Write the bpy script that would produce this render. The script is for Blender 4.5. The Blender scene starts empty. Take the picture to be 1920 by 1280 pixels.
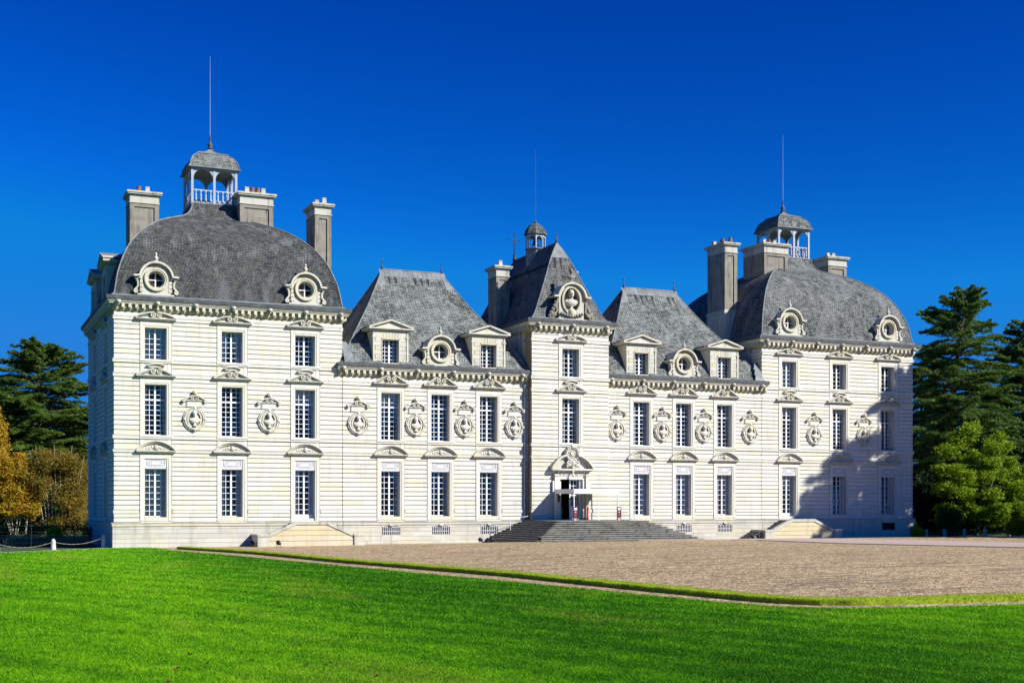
import bpy, math, random
import numpy as np
from mathutils import Vector, Matrix
random.seed(7)
C = bpy.context.scene.collection
PI = math.pi
R = math.radians

# ------------------------------------------------------------------ materials
def new_mat(name):
    m = bpy.data.materials.new(name); m.use_nodes = True
    nt = m.node_tree; nt.nodes.clear()
    out = nt.nodes.new('ShaderNodeOutputMaterial')
    b = nt.nodes.new('ShaderNodeBsdfPrincipled')
    nt.links.new(b.outputs[0], out.inputs[0])
    return m, nt, b, out
class NG:
    """tiny helper around a node tree"""
    def __init__(s, nt): s.nt = nt
    def n(s, t, **k):
        x = s.nt.nodes.new(t)
        for a, v in k.items(): setattr(x, a, v)
        return x
    def l(s, a, b): s.nt.links.new(a, b)
    def pos(s):
        if not hasattr(s, '_p'): s._p = s.n('ShaderNodeNewGeometry').outputs['Position']
        return s._p
    def mapping(s, scale, vec=None):
        m = s.n('ShaderNodeMapping'); m.inputs['Scale'].default_value = scale
        s.l(vec or s.pos(), m.inputs['Vector']); return m.outputs[0]
    def noise(s, scale, detail=4, rough=.55, vec=None, out='Fac'):
        t = s.n('ShaderNodeTexNoise'); t.inputs['Scale'].default_value = scale
        t.inputs['Detail'].default_value = detail; t.inputs['Roughness'].default_value = rough
        s.l(vec or s.pos(), t.inputs['Vector']); return t.outputs[out]
    def ramp(s, fac, stops):
        r = s.n('ShaderNodeValToRGB'); e = r.color_ramp.elements
        while len(e) < len(stops): e.new(.5)
        for i, (p, c) in enumerate(stops):
            e[i].position = p; e[i].color = (c[0], c[1], c[2], 1) if hasattr(c, '__len__') else (c, c, c, 1)
        s.l(fac, r.inputs[0]); return r.outputs[0]
    def mix(s, a, b, fac, mode='MIX'):
        m = s.n('ShaderNodeMix', data_type='RGBA', blend_type=mode)
        for v, k in ((a, 6), (b, 7)):
            if hasattr(v, 'is_linked'): s.l(v, m.inputs[k])
            else: m.inputs[k].default_value = (v[0], v[1], v[2], 1)
        if hasattr(fac, 'is_linked'): s.l(fac, m.inputs[0])
        else: m.inputs[0].default_value = fac
        return m.outputs[2]
    def math(s, op, a, b=None, clamp=False):
        m = s.n('ShaderNodeMath', operation=op); m.use_clamp = clamp
        for v, k in ((a, 0), (b, 1)):
            if v is None: continue
            if hasattr(v, 'is_linked'): s.l(v, m.inputs[k])
            else: m.inputs[k].default_value = v
        return m.outputs[0]
    def bump(s, h, strength, dist, bsdf):
        b = s.n('ShaderNodeBump'); b.inputs['Strength'].default_value = strength
        b.inputs['Distance'].default_value = dist
        s.l(h, b.inputs['Height']); s.l(b.outputs[0], bsdf.inputs['Normal'])
    def wallvec(s):
        """(x+y, z) unrolled masonry coordinates"""
        sp = s.n('ShaderNodeSeparateXYZ'); s.l(s.pos(), sp.inputs[0])
        a = s.math('ADD', sp.outputs[0], sp.outputs[1])
        c = s.n('ShaderNodeCombineXYZ'); s.l(a, c.inputs[0]); s.l(sp.outputs[2], c.inputs[1])
        return c.outputs[0], sp
    def brick(s, vec, w, h, mortar, c1=0.0, c2=1.0, bias=0., off=.5):
        t = s.n('ShaderNodeTexBrick'); t.offset = off
        t.inputs['Scale'].default_value = 1; t.inputs['Brick Width'].default_value = w
        t.inputs['Row Height'].default_value = h; t.inputs['Mortar Size'].default_value = mortar
        t.inputs['Color1'].default_value = (c1, c1, c1, 1); t.inputs['Color2'].default_value = (c2, c2, c2, 1)
        t.inputs['Mortar'].default_value = (.5, .5, .5, 1); t.inputs['Bias'].default_value = bias
        s.l(vec, t.inputs['Vector']); return t
def plain(name, col, rough=.6, metal=0, nscale=3., var=.15, bump=0):
    m, nt, b, o = new_mat(name); g = NG(nt)
    f = g.noise(nscale, 5)
    lo = [c*(1-var) for c in col]; hi = [min(1, c*(1+var)) for c in col]
    g.l(g.ramp(f, [(.3, lo), (.7, hi)]), b.inputs['Base Color'])
    b.inputs['Roughness'].default_value = rough; b.inputs['Metallic'].default_value = metal
    if bump: g.bump(g.noise(nscale*8, 4), .5, bump, b)
    return m
def stone_mat(name, base, block, dirt=.35, dirtcol=(.33, .31, .25), joints=0., warm=.3, rowh=.337, roww=.95):
    m, nt, b, o = new_mat(name); g = NG(nt)
    v, sp = g.wallvec()
    br = g.brick(v, roww, rowh, .004)
    c = g.mix(base, block, g.math('MULTIPLY', br.outputs['Color'], warm))
    gi = g.n('ShaderNodeNewGeometry')
    c = g.mix(c, [x*.80 for x in base], g.math('MULTIPLY', g.math('POWER', gi.outputs['Random Per Island'], 2.5), .75))
    c = g.mix(c, (base[0]*1.02, base[1]*.93, base[2]*.68), g.math('MULTIPLY', g.math('GREATER_THAN', g.math('FRACT', g.math('MULTIPLY', gi.outputs['Random Per Island'], 37.)), .90), .55))
    # patches of yellow lichen and soot
    n1 = g.noise(.55, 6, .65)
    c = g.mix(c, [x*y for x, y in zip(base, (1.0, .95, .74))], g.ramp(n1, [(.50, 0.), (.64, .6)]))
    n2 = g.noise(1.0, 7, .7, g.mapping((2.6, 2.6, .28)))
    c = g.mix(c, dirtcol, g.math('MULTIPLY', g.ramp(n2, [(.51, 0.), (.66, 1.)]), dirt))
    n3 = g.noise(14, 4, .7)
    c = g.mix(c, [x*.78 for x in base], g.ramp(n3, [(.47, 0.), (.7, .5)]))
    if joints: c = g.mix(c, (.22, .2, .16), g.math('MULTIPLY', br.outputs['Fac'], joints))
    g.l(c, b.inputs['Base Color']); b.inputs['Roughness'].default_value = .85
    b.inputs['Specular IOR Level'].default_value = .25
    g.bump(n3, .35, .02, b)
    return m
M = {}
M['stone'] = stone_mat('white_stone', (.79, .77, .68), (.70, .68, .60), dirt=.42, dirtcol=(.45, .43, .34))
M['base'] = stone_mat('plinth_stone', (.68, .66, .57), (.46, .44, .36), dirt=.55, joints=.6, warm=.8, rowh=.33, roww=1.15)
M['sand'] = stone_mat('sandy_stone', (.72, .64, .46), (.60, .48, .30), dirt=.3, joints=.5, warm=.8, rowh=.43, roww=.9)
M['carved'] = stone_mat('carved_stone', (.66, .64, .55), (.62, .6, .5), dirt=.6, dirtcol=(.3, .29, .2))
M['mossy'] = stone_mat('mossy_stone', (.60, .55, .36), (.5, .45, .28), dirt=.8, dirtcol=(.2, .19, .08))
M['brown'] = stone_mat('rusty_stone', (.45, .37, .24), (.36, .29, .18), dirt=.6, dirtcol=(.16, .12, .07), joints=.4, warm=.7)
M['grey'] = stone_mat('weathered_stone', (.34, .315, .265), (.22, .20, .165), dirt=.95, dirtcol=(.075, .07, .06), joints=.3, warm=.8)
M['greystone'] = stone_mat('lichen_stone', (.60, .585, .51), (.5, .5, .44), dirt=.8, dirtcol=(.2, .2, .19), joints=.2)
M['step'] = stone_mat('step_stone', (.30, .295, .26), (.16, .16, .14), dirt=.95, dirtcol=(.05, .05, .045), warm=.9, roww=.6, rowh=.4)
def slate_mat(name, dark, light, streak=.6, tone=.5, ptch=(.2, .19, .16), ptf=.4, stain=None):
    m, nt, b, o = new_mat(name); g = NG(nt)
    v, sp = g.wallvec()
    br = g.brick(v, .21, .135, .016)
    big = g.noise(.22, 5, .6, g.mapping((1, 1, .45)))
    col = g.mix(dark, light, g.math('MULTIPLY', g.ramp(big, [(.40, 0.), (.60, 1.)]), tone))
    # weathering: broad soft dark and pale runs down the slope
    st2 = g.noise(.6, 4, .55, g.mapping((1.0, 1.0, .06)))
    col = g.mix(col, (.022, .030, .038), g.math('MULTIPLY', g.ramp(st2, [(.50, 0.), (.60, 1.)]), .85*streak))
    st = g.noise(1.3, 4, .55, g.mapping((1.0, 1.0, .05)))
    col = g.mix(col, (.34, .37, .40), g.math('MULTIPLY', g.ramp(st, [(.52, 0.), (.64, 1.)]), .5*streak))
    col = g.mix(col, [min(1, x*2.1) for x in light], g.math('MULTIPLY', g.math('POWER', br.outputs['Color'], 2.), .5))
    blot = g.noise(1.5, 6, .75)
    col = g.mix(col, ptch, g.math('MULTIPLY', g.ramp(blot, [(.49, 0.), (.58, 1.)]), .75*ptf))
    fine = g.noise(7, 5, .8)
    col = g.mix(col, ptch, g.math('MULTIPLY', g.ramp(fine, [(.48, 0.), (.58, 1.)]), .55))
    spk = g.noise(3.2, 5, .8)
    col = g.mix(col, (.02, .024, .03), g.math('MULTIPLY', g.ramp(spk, [(.52, 0.), (.62, 1.)]), .6))
    col = g.mix(col, (.012, .014, .018), g.math('MULTIPLY', br.outputs['Fac'], .9))
    if stain:
        z0, z1 = stain
        zz = g.n('ShaderNodeMapRange'); zz.inputs[1].default_value = z0; zz.inputs[2].default_value = z1; g.l(sp.outputs[2], zz.inputs[0])
        top = g.math('LESS_THAN', sp.outputs[2], z1+.05)
        ws = g.math('SINE', g.math('MULTIPLY', g.math('ADD', sp.outputs[0], g.math('MULTIPLY', g.noise(1.5, 3), .25)), 11.5))
        tri_ = g.math('GREATER_THAN', g.math('ADD', ws, g.math('MULTIPLY', zz.outputs[0], 1.25)), 1.35)
        pick = g.math('GREATER_THAN', g.noise(.9, 1, .5, g.mapping((1, 0, 0))), .47)
        col = g.mix(col, (.022, .024, .03), g.math('MULTIPLY', g.math('MULTIPLY', tri_, top), g.math('MULTIPLY', pick, .85)))
    g.l(col, b.inputs['Base Color']); b.inputs['Roughness'].default_value = .8
    b.inputs['Specular IOR Level'].default_value = .1
    h = g.math('SUBTRACT', g.math('MULTIPLY', br.outputs['Color'], .5), br.outputs['Fac'])
    g.bump(h, .6, .02, b)
    return m
M['slate'] = slate_mat('dome_slate', (.022, .027, .029), (.088, .092, .084), .9, .8, (.19, .19, .17))
M['slate4'] = slate_mat('pale_sheen_slate', (.035, .043, .046), (.16, .168, .158), 1.0, .8, (.32, .335, .31), .8)  # pale streaks, and the right dome's bright sheen put into the slate colour
M['slate2'] = slate_mat('lichen_slate', (.045, .051, .047), (.19, .20, .185), .35, .85, (.36, .385, .36), 1., (20.2, 21.2))
M['slate3'] = slate_mat('pyramid_slate', (.05, .054, .058), (.16, .165, .155), .4, .7, (.29, .295, .27), .8, (21.6, 22.9))
M['lead'] = plain('lead', (.19, .21, .215), .7, .0, 1.4, .4, .01)
M['leadd'] = plain('dark_lead', (.07, .08, .088), .7, .0, 2., .45, .01)
M['iron'] = plain('dark_iron', (.03, .03, .035), .5, .5)
M['white'] = plain('white_paint', (.80, .81, .82), .45, 0, 2, .04)
M['greypaint'] = plain('pale_grey_paint', (.38, .42, .48), .5, 0, 2.5, .12)
M['relief'] = plain('pale_relief', (.68, .68, .68), .7, 0, 6, .06, .01)
M['inkline'] = plain('grey_line', (.28, .29, .32), .7)
M['terra'] = plain('terracotta', (.24, .12, .075), .8, 0, 8, .5)
M['potw'] = plain('lime_pot', (.50, .48, .42), .8, 0, 6, .25)
M['curtain'] = plain('curtain_cloth', (.84, .86, .84), .9, 0, 3, .12)
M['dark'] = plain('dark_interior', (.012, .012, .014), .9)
M['canvas'] = plain('white_canvas', (.86, .86, .84), .8, 0, 1.5, .03)
M['red'] = plain('dark_red_panel', (.10, .004, .010), .5)
M['brightred'] = plain('red_paint', (.55, .015, .02), .4)
M['black'] = plain('black_housing', (.008, .008, .01), .4)
M['leaf_brown'] = plain('dead_leaf', (.25, .10, .03), .7)
M['skin'] = plain('skin', (.5, .33, .25), .6)
M['cloth_dark'] = plain('navy_cloth', (.03, .035, .06), .9)
M['cloth_tan'] = plain('tan_cloth', (.32, .28, .2), .9)
M['hair'] = plain('grey_hair', (.45, .44, .42), .8)
def glass_mat():
    m, nt, b, o = new_mat('window_glass'); g = NG(nt); nt.nodes.remove(b)
    fr = g.n('ShaderNodeFresnel'); fr.inputs['IOR'].default_value = 1.5
    gl = g.n('ShaderNodeBsdfGlossy'); gl.inputs['Roughness'].default_value = .04
    tr = g.n('ShaderNodeBsdfTransparent'); tr.inputs['Color'].default_value = (.92, .94, .92, 1)
    bp = g.n('ShaderNodeBump'); bp.inputs['Strength'].default_value = .6; bp.inputs['Distance'].default_value = .02
    g.l(g.noise(2.2, 2), bp.inputs['Height']); g.l(bp.outputs[0], gl.inputs['Normal'])
    mx = g.n('ShaderNodeMixShader')
    g.l(g.math('ADD', fr.outputs[0], g.math('MULTIPLY', g.ramp(g.noise(.9, 3), [(.45, 0.), (.62, 1.)]), .11)), mx.inputs[0]); g.l(tr.outputs[0], mx.inputs[1]); g.l(gl.outputs[0], mx.inputs[2])
    g.l(mx.outputs[0], o.inputs[0]); return m
M['glass'] = glass_mat()
def foliage_mat(name, cols, scale=.45, trans=.35):
    m, nt, b, o = new_mat(name); g = NG(nt)
    oi = g.n('ShaderNodeNewGeometry')
    f = g.math('ADD', g.math('MULTIPLY', oi.outputs['Random Per Island'], .55), g.math('MULTIPLY', g.noise(scale, 3), .5))
    k = len(cols)
    g.l(g.ramp(f, [(.2+.6*i/(k-1), c) for i, c in enumerate(cols)]), b.inputs['Base Color'])
    col = g.ramp(f, [(.2+.6*i/(k-1), c) for i, c in enumerate(cols)])
    b.inputs['Roughness'].default_value = .7; b.inputs['Specular IOR Level'].default_value = .2
    t = g.n('ShaderNodeBsdfTranslucent'); g.l(col, t.inputs['Color'])
    mx = g.n('ShaderNodeMixShader'); mx.inputs[0].default_value = trans
    g.l(b.outputs[0], mx.inputs[1]); g.l(t.outputs[0], mx.inputs[2]); g.l(mx.outputs[0], o.inputs[0])
    return m
M['cedar'] = foliage_mat('cedar_needles', [(.025, .065, .015), (.085, .17, .026), (.22, .30, .04)])
M['cedar2'] = foliage_mat('blue_cedar_needles', [(.025, .07, .02), (.085, .18, .035), (.23, .33, .05)])
M['maple'] = foliage_mat('bright_leaves', [(.07, .15, .01), (.22, .36, .015), (.42, .55, .03)])
M['autumn'] = foliage_mat('autumn_leaves', [(.24, .25, .02), (.52, .37, .03), (.52, .21, .02)], .8)
M['birch'] = foliage_mat('thin_autumn_leaves', [(.09, .12, .015), (.23, .20, .03), (.40, .21, .035)], .5)
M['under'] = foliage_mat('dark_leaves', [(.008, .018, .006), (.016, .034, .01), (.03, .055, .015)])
M['hedge'] = foliage_mat('hedge_leaves', [(.03, .07, .012), (.055, .12, .02), (.10, .18, .03)])
M['box'] = foliage_mat('box_leaves', [(.15, .23, .01), (.30, .42, .015), (.42, .52, .03)], 1.5, .2)
M['yellow'] = foliage_mat('yellow_leaves', [(.14, .14, .01), (.27, .24, .015), (.36, .30, .02)])
M['palegrass'] = foliage_mat('pale_grass', [(.12, .16, .07), (.24, .28, .15), (.38, .40, .26)])
M['bark'] = plain('bark', (.12, .10, .085), .9, 0, 5, .4, .02)
M['paleb'] = plain('pale_bark', (.42, .38, .31), .9, 0, 5, .3, .02)
def grass_mat(name, blade):
    m, nt, b, o = new_mat(name); g = NG(nt)
    # mown bands: run towards the house, soft edged and wobbling
    sp = g.n('ShaderNodeSeparateXYZ'); g.l(g.pos(), sp.inputs[0])
    s = g.math('ADD', sp.outputs[0], g.math('MULTIPLY', sp.outputs[1], -.06))
    s = g.math('ADD', s, g.math('MULTIPLY', g.noise(.12, 2), 3.5))
    w = g.math('SINE', g.math('ADD', g.math('MULTIPLY', s, .30), 5.93))
    band = g.math('MULTIPLY', g.math('ADD', w, 1.), .5)
    n = g.noise(.35, 6, .65)
    trk = g.math('SINE', g.math('MULTIPLY', g.math('ADD', g.math('ADD', g.math('MULTIPLY', sp.outputs[0], .86), g.math('MULTIPLY', sp.outputs[1], .34)), g.math('MULTIPLY', g.noise(.2, 2), 2.5)), 3.6))
    n2 = g.noise(3.5, 5, .7, g.mapping((1, .45, 1)))
    f = g.math('ADD', g.math('MULTIPLY', band, .15), g.math('ADD', g.math('MULTIPLY', n, .30), g.math('ADD', g.math('MULTIPLY', n2, .38), g.math('MULTIPLY', trk, .03))))
    if blade:
        gi = g.n('ShaderNodeNewGeometry')
        f = g.math('ADD', f, g.math('MULTIPLY', g.math('SUBTRACT', gi.outputs['Random Per Island'], .5), .20))
    k = 1.0
    col = g.ramp(f, [(.31, (.03, .15, .002)), (.42, (.09, .32, .003)), (.53, (.20, .48, .005)), (.66, (.36, .60, .01))])
    # worn yellowish patches
    dry = g.noise(.22, 4, .6, g.mapping((1., .35, 1.)))
    col = g.mix(col, (.42, .44, .05), g.math('MULTIPLY', g.ramp(dry, [(.53, 0.), (.68, 1.)]), .35))
    g.l(col, b.inputs['Base Color']); b.inputs['Roughness'].default_value = .6 if blade else .8
    b.inputs['Specular IOR Level'].default_value = .15
    if blade:
        t = g.n('ShaderNodeBsdfTranslucent'); g.l(col, t.inputs['Color'])
        mx = g.n('ShaderNodeMixShader'); mx.inputs[0].default_value = .35
        g.l(b.outputs[0], mx.inputs[1]); g.l(t.outputs[0], mx.inputs[2]); g.l(mx.outputs[0], o.inputs[0])
    else:
        g.bump(g.noise(22, 4, .8), .9, .06, b)
    return m
M['lawn'] = grass_mat('lawn_turf', False); M['blade'] = grass_mat('grass_blades', True)
def gravel_mat():
    m, nt, b, o = new_mat('gravel'); g = NG(nt)
    v = g.n('ShaderNodeTexVoronoi'); v.inputs['Scale'].default_value = 11; g.l(g.pos(), v.inputs['Vector'])
    sp = g.n('ShaderNodeSeparateColor'); g.l(v.outputs['Color'], sp.inputs[0])
    col = g.ramp(sp.outputs[0], [(0, (.085, .048, .016)), (.3, (.34, .205, .08)), (.6, (.62, .425, .19)), (1, (.92, .76, .46))])
    n = g.noise(.6, 4, .6)
    col = g.mix(col, (.26, .18, .11), g.math('MULTIPLY', g.ramp(n, [(.5, 0.), (.75, 1.)]), .35))
    rk = g.noise(1., 4, .7, g.mapping((.16, 1.9, 1)))
    col = g.mix(col, (.11, .075, .045), g.math('MULTIPLY', g.ramp(rk, [(.53, 0.), (.57, 1.)]), .65))
    cl = g.noise(5., 4, .75)
    col = g.mix(col, (.13, .09, .055), g.math('MULTIPLY', g.ramp(cl, [(.50, 0.), (.60, 1.)]), .65))
    cm = g.noise(3.2, 6, .85)
    col = g.mix(col, (.95, .80, .52), g.math('MULTIPLY', g.ramp(cm, [(.50, 0.), (.60, 1.)]), .45))
    cd_ = g.noise(2.4, 6, .85)
    col = g.mix(col, (.10, .06, .03), g.math('MULTIPLY', g.ramp(cd_, [(.51, 0.), (.60, 1.)]), .55))
    g.l(col, b.inputs['Base Color']); b.inputs['Roughness'].default_value = .9
    g.bump(g.math('ADD', g.math('MULTIPLY', v.outputs['Distance'], -1), g.math('MULTIPLY', cl, 1.2)), 1., .05, b)
    return m
M['gravel'] = gravel_mat()
M['path'] = plain('pink_sand', (.47, .36, .30), .9, 0, 2., .12, .01)
M['ground'] = plain('rough_grass', (.05, .085, .02), .9, 0, .6, .4, .05)
M['cobble'] = plain('pebbles', (.35, .34, .31), .9, 0, 10, .6, .03)

# ------------------------------------------------------------------ mesh builder
class MB:
    def __init__(s): s.v = []; s.f = []; s.sm = []
    def add(s, vs, fs, smooth=False):
        o = len(s.v); s.v += [tuple(p) for p in vs]
        for f in fs: s.f.append(tuple(i+o for i in f)); s.sm.append(smooth)
        return s
    def box(s, x0, x1, y0, y1, z0, z1):
        return s.add([(x0,y0,z0),(x1,y0,z0),(x1,y1,z0),(x0,y1,z0),(x0,y0,z1),(x1,y0,z1),(x1,y1,z1),(x0,y1,z1)],
                     [(0,3,2,1),(4,5,6,7),(0,1,5,4),(1,2,6,5),(2,3,7,6),(3,0,4,7)])
    def prism(s, poly, y0, y1):
        """poly in x,z extruded along y"""
        n = len(poly)
        return s.add([(x,y0,z) for x,z in poly]+[(x,y1,z) for x,z in poly],
                     [tuple(range(n)), tuple(range(2*n-1, n-1, -1))]+[(i,i+n,(i+1)%n+n,(i+1)%n) for i in range(n)])
    def prismx(s, poly, x0, x1):
        """poly in y,z extruded along x"""
        n = len(poly)
        return s.add([(x0,y,z) for y,z in poly]+[(x1,y,z) for y,z in poly],
                     [tuple(range(n)), tuple(range(2*n-1, n-1, -1))]+[(i,i+n,(i+1)%n+n,(i+1)%n) for i in range(n)])
    def band(s, pts, w, y0, y1, closed=False):
        """ribbon of thickness w along an x,z polyline, extruded along y"""
        n = len(pts); L = []; Rr = []
        for i in range(n):
            a = pts[(i-1) % n] if (i > 0 or closed) else pts[i]; b = pts[(i+1) % n] if (i < n-1 or closed) else pts[i]
            dx, dz = b[0]-a[0], b[1]-a[1]; l = math.hypot(dx, dz) or 1
            nx, nz = -dz/l*w/2, dx/l*w/2
            L.append((pts[i][0]+nx, pts[i][1]+nz)); Rr.append((pts[i][0]-nx, pts[i][1]-nz))
        vs = [(x,y0,z) for x,z in L]+[(x,y0,z) for x,z in Rr]+[(x,y1,z) for x,z in L]+[(x,y1,z) for x,z in Rr]
        fs = []
        for i in range(n if closed else n-1):
            j = (i+1) % n
            fs += [(i,n+i,n+j,j),(2*n+i,2*n+j,3*n+j,3*n+i),(i,j,2*n+j,2*n+i),(n+i,3*n+i,3*n+j,n+j)]
        if not closed: fs += [(0,2*n,3*n,n),(n-1,2*n-1,4*n-1,3*n-1)]
        return s.add(vs, fs)
    def tube(s, pts, r, n=6, smooth=True, cap=True):
        rs = r if hasattr(r, '__len__') else [r]*len(pts)
        pts = [Vector(p) for p in pts]; vs = []; fs = []
        for i, p in enumerate(pts):
            d = (pts[min(i+1, len(pts)-1)]-pts[max(i-1, 0)]); d = d.normalized() if d.length > 1e-9 else Vector((0,0,1))
            a = d.cross(Vector((0,0,1)));  a = a.normalized() if a.length > .05 else Vector((1,0,0))
            b = d.cross(a)
            for k in range(n):
                t = 2*PI*k/n; vs.append(p+(a*math.cos(t)+b*math.sin(t))*rs[i])
        for i in range(len(pts)-1):
            for k in range(n):
                fs.append((i*n+k, i*n+(k+1)%n, (i+1)*n+(k+1)%n, (i+1)*n+k))
        s.add(vs, fs, smooth)
        if cap: s.add(vs[:n], [tuple(range(n-1,-1,-1))]); s.add(vs[-n:], [tuple(range(n))])
        return s
    def lathe(s, prof, c=(0,0,0), n=12, smooth=True, sx=1, sy=1, ph=0):
        vs = []; fs = []
        for r, z in prof:
            for k in range(n):
                t = 2*PI*(k+ph)/n; vs.append((c[0]+r*sx*math.cos(t), c[1]+r*sy*math.sin(t), c[2]+z))
        for i in range(len(prof)-1):
            for k in range(n): fs.append((i*n+k, i*n+(k+1)%n, (i+1)*n+(k+1)%n, (i+1)*n+k))
        fs.append(tuple(range(n-1,-1,-1))); m = len(prof)-1; fs.append(tuple(m*n+k for k in range(n)))
        return s.add(vs, fs, smooth)
    def ball(s, c, r, sx=1, sy=1, sz=1, n=10):
        k = max(4, n//2+1)
        prof = [(max(.001, math.sin(PI*i/k))*r, -math.cos(PI*i/k)*r*sz) for i in range(k+1)]
        return s.lathe(prof, c, n, True, sx, sy)
    def ring_xz(s, c, r0, r1, y0, y1, n=24, sz=1.):
        """flat ring in the x,z plane, radii r0<r1, from y0 to y1"""
        vs = []; fs = []
        for k in range(n):
            t = 2*PI*k/n; a, b = math.cos(t), math.sin(t)*sz
            vs += [(c[0]+r0*a,y0,c[1]+r0*b),(c[0]+r1*a,y0,c[1]+r1*b),(c[0]+r1*a,y1,c[1]+r1*b),(c[0]+r0*a,y1,c[1]+r0*b)]
        for k in range(n):
            a = 4*k; b = 4*((k+1)%n)
            for i in range(4): fs.append((a+i, a+(i+1)%4, b+(i+1)%4, b+i))
        return s.add(vs, fs)
    def merge(s, o, mat=None):
        vs = o.v if mat is None else [mat @ Vector(p) for p in o.v]
        k = len(s.v); s.v += [tuple(p) for p in vs]
        for f, m in zip(o.f, o.sm): s.f.append(tuple(i+k for i in f)); s.sm.append(m)
        return s
    def mesh(s, name, mat):
        me = bpy.data.meshes.new(name); me.from_pydata(s.v, [], s.f)
        me.polygons.foreach_set('use_smooth', s.sm); me.materials.append(mat)
        me.validate(); return me
    def build(s, name, mat, parent=None, loc=(0,0,0), rz=0):
        o = bpy.data.objects.new(name, s.mesh(name, mat)); C.objects.link(o)
        o.location = loc; o.rotation_euler.z = rz
        if parent: o.parent = parent
        return o
def tag(o, label, cat, group=None, kind=None):
    if label: o['label'] = label
    if cat: o['category'] = cat
    if group: o['group'] = group
    if kind: o['kind'] = kind
    return o
def thing(name, label, cat, loc=(0,0,0), rz=0, group=None):
    o = bpy.data.objects.new(name, None); C.objects.link(o); o.location = loc; o.rotation_euler.z = rz
    o.empty_display_size = .3
    return tag(o, label, cat, group)
def dup(root, loc, rz=None, label=None, parent=None, scale=None):
    r = root.copy(); C.objects.link(r); r.location = loc
    if rz is not None: r.rotation_euler.z = rz
    if scale is not None: r.scale = (scale,)*3 if not hasattr(scale, '__len__') else scale
    if label: r['label'] = label
    if parent: r.parent = parent
    for ch in list(root.children):
        c = ch.copy(); C.objects.link(c); c.parent = r
        for g in list(ch.children):
            d = g.copy(); C.objects.link(d); d.parent = c
    return r

# ------------------------------------------------------------------ terrain
def sst(t): t = min(1, max(0, t)); return t*t*(3-2*t)
def gz(x, y):
    """courtyard is slightly crowned in front of the house"""
    return .06*sst((x+32)/20) + .30*sst((x+24)/16)*sst(-(y+1)/9)*(1-sst((-y-38)/24))

# ================================================================== CHATEAU
L_, J_, CB, PF, DP = 34.87, 18.54, 3.4, .66, 17.0
DW = 12.2
ch = thing('chateau', 'long white stone chateau with two domed slate pavilions and a pointed central tower', 'chateau')
def part(mb, name, mat, loc=(0,0,0), rz=0, parent=None): return mb.build(name, M[mat], parent or ch, loc, rz)

# string courses: (z0, z1, projection, across_columns)
BANDS = [(6.65, 6.86, .07, 1), (7.60, 7.84, .09, 1), (11.90, 12.15, .07, 1), (12.90, 13.13, .09, 1), (15.86, 16.10, .07, 1), (2.40, 2.62, .05, 0)]
def courses(z0, z1):
    out = [z0]; n = max(1, round((z1-z0)/.337))
    return [z0+(z1-z0)*i/n for i in range(n+1)]
def zsegs(zlo, zhi):
    b = sorted([x for x in BANDS if x[0] < zhi-.1]); out = []; z = zlo
    for a in b:
        if a[0]-z > .03: out.append((z, a[0]))
        z = a[1]
    if zhi-z > .03: out.append((z, zhi))
    return out
GRV, GD = .058, .085
def strip(mb, s0, s1, zlo, zhi):
    """rusticated strip, local x from s0 to s1, face at y=0, grooves GD deep"""
    for a, b in zsegs(zlo, zhi):
        cs = courses(a, b)
        for i in range(len(cs)-1):
            z0 = cs[i]+(GRV if i or a == zlo else GRV*.6)
            jt = random.uniform(-.0035, .0035)
            n = max(1, round((s1-s0)/random.uniform(1.1, 1.7))); xs = [s0+(s1-s0)*(k+random.uniform(-.22,.22)*(0 < k < n))/n for k in range(n+1)]
            for k in range(n): mb.box(xs[k]+(.0035 if k else 0), xs[k+1]-(.0035 if k < n-1 else 0), jt+random.uniform(-.002,.002), GD+.03, z0, cs[i+1])
def wall_face(s0, s1, zlo, zhi, cols, oph, e0=0, e1=0, opens=None):
    """facade in local coords. cols = window column centres, oph = list of (z0,z1) openings per column"""
    mb = MB(); H = 1.07
    xs = s0
    edges = []
    for c in cols: edges.append((xs, c-H)); xs = c+H
    edges.append((xs, s1))
    for i, (a, b) in enumerate(edges):
        strip(mb, a+(.0 if i == 0 else .035), b-(.0 if i == len(edges)-1 else .035), zlo, zhi)
    # backing plate with holes
    for i, (a, b) in enumerate(edges):
        mb.box(a+(GD if i == 0 else -.25), b-(GD if i == len(edges)-1 else -.25), GD, .5, zlo-.0, zhi)
    for k, c in enumerate(cols):
        z = zlo
        for (o0, o1) in oph:
            if o0 > z: mb.box(c-H+.25, c+H-.25, GD+.003, .497, z, o0)
            z = o1
        if zhi > z: mb.box(c-H+.25, c+H-.25, GD+.003, .497, z, zhi)
        # smooth infill above and below the frames
        for a, b in ((zlo, 1.84), (6.50, 6.65), (6.86, 7.60), (11.81, 11.9), (12.15, 12.9), (15.80, 15.86), (16.1, zhi)):
            b = min(b, zhi)
            if b-a > .03: mb.box(c-H, c+H, .003, GD+.02, a+.012, b)
        for a, b in ((6.86, 7.60), (12.15, 12.9)):
            if b < zhi+.4:
                b = min(b, zhi)
                mb.box(c-H+.005, c-H+.27, -.02, .02, a+.014, b-.004); mb.box(c+H-.27, c+H-.005, -.02, .02, a+.014, b-.004)
    # string courses
    for z0, z1, pr, ac in BANDS:
        if z1 > zhi: continue
        if ac:
            mb.box(s0-e0*pr, s1+e1*pr, -pr, GD+.01, z0, z1-.05); mb.box(s0-e0*(pr+.02), s1+e1*(pr+.02), -pr-.025, GD+.012, z1-.048, z1)
        else:
            for i, (a, b) in enumerate(edges):
                mb.box(a+(0 if i == 0 else .07)-(e0*pr if i == 0 else 0), b-(.07 if i < len(edges)-1 else 0)+(e1*pr if i == len(edges)-1 else 0), -pr, GD+.01, z0, z1)
    return mb
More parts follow.
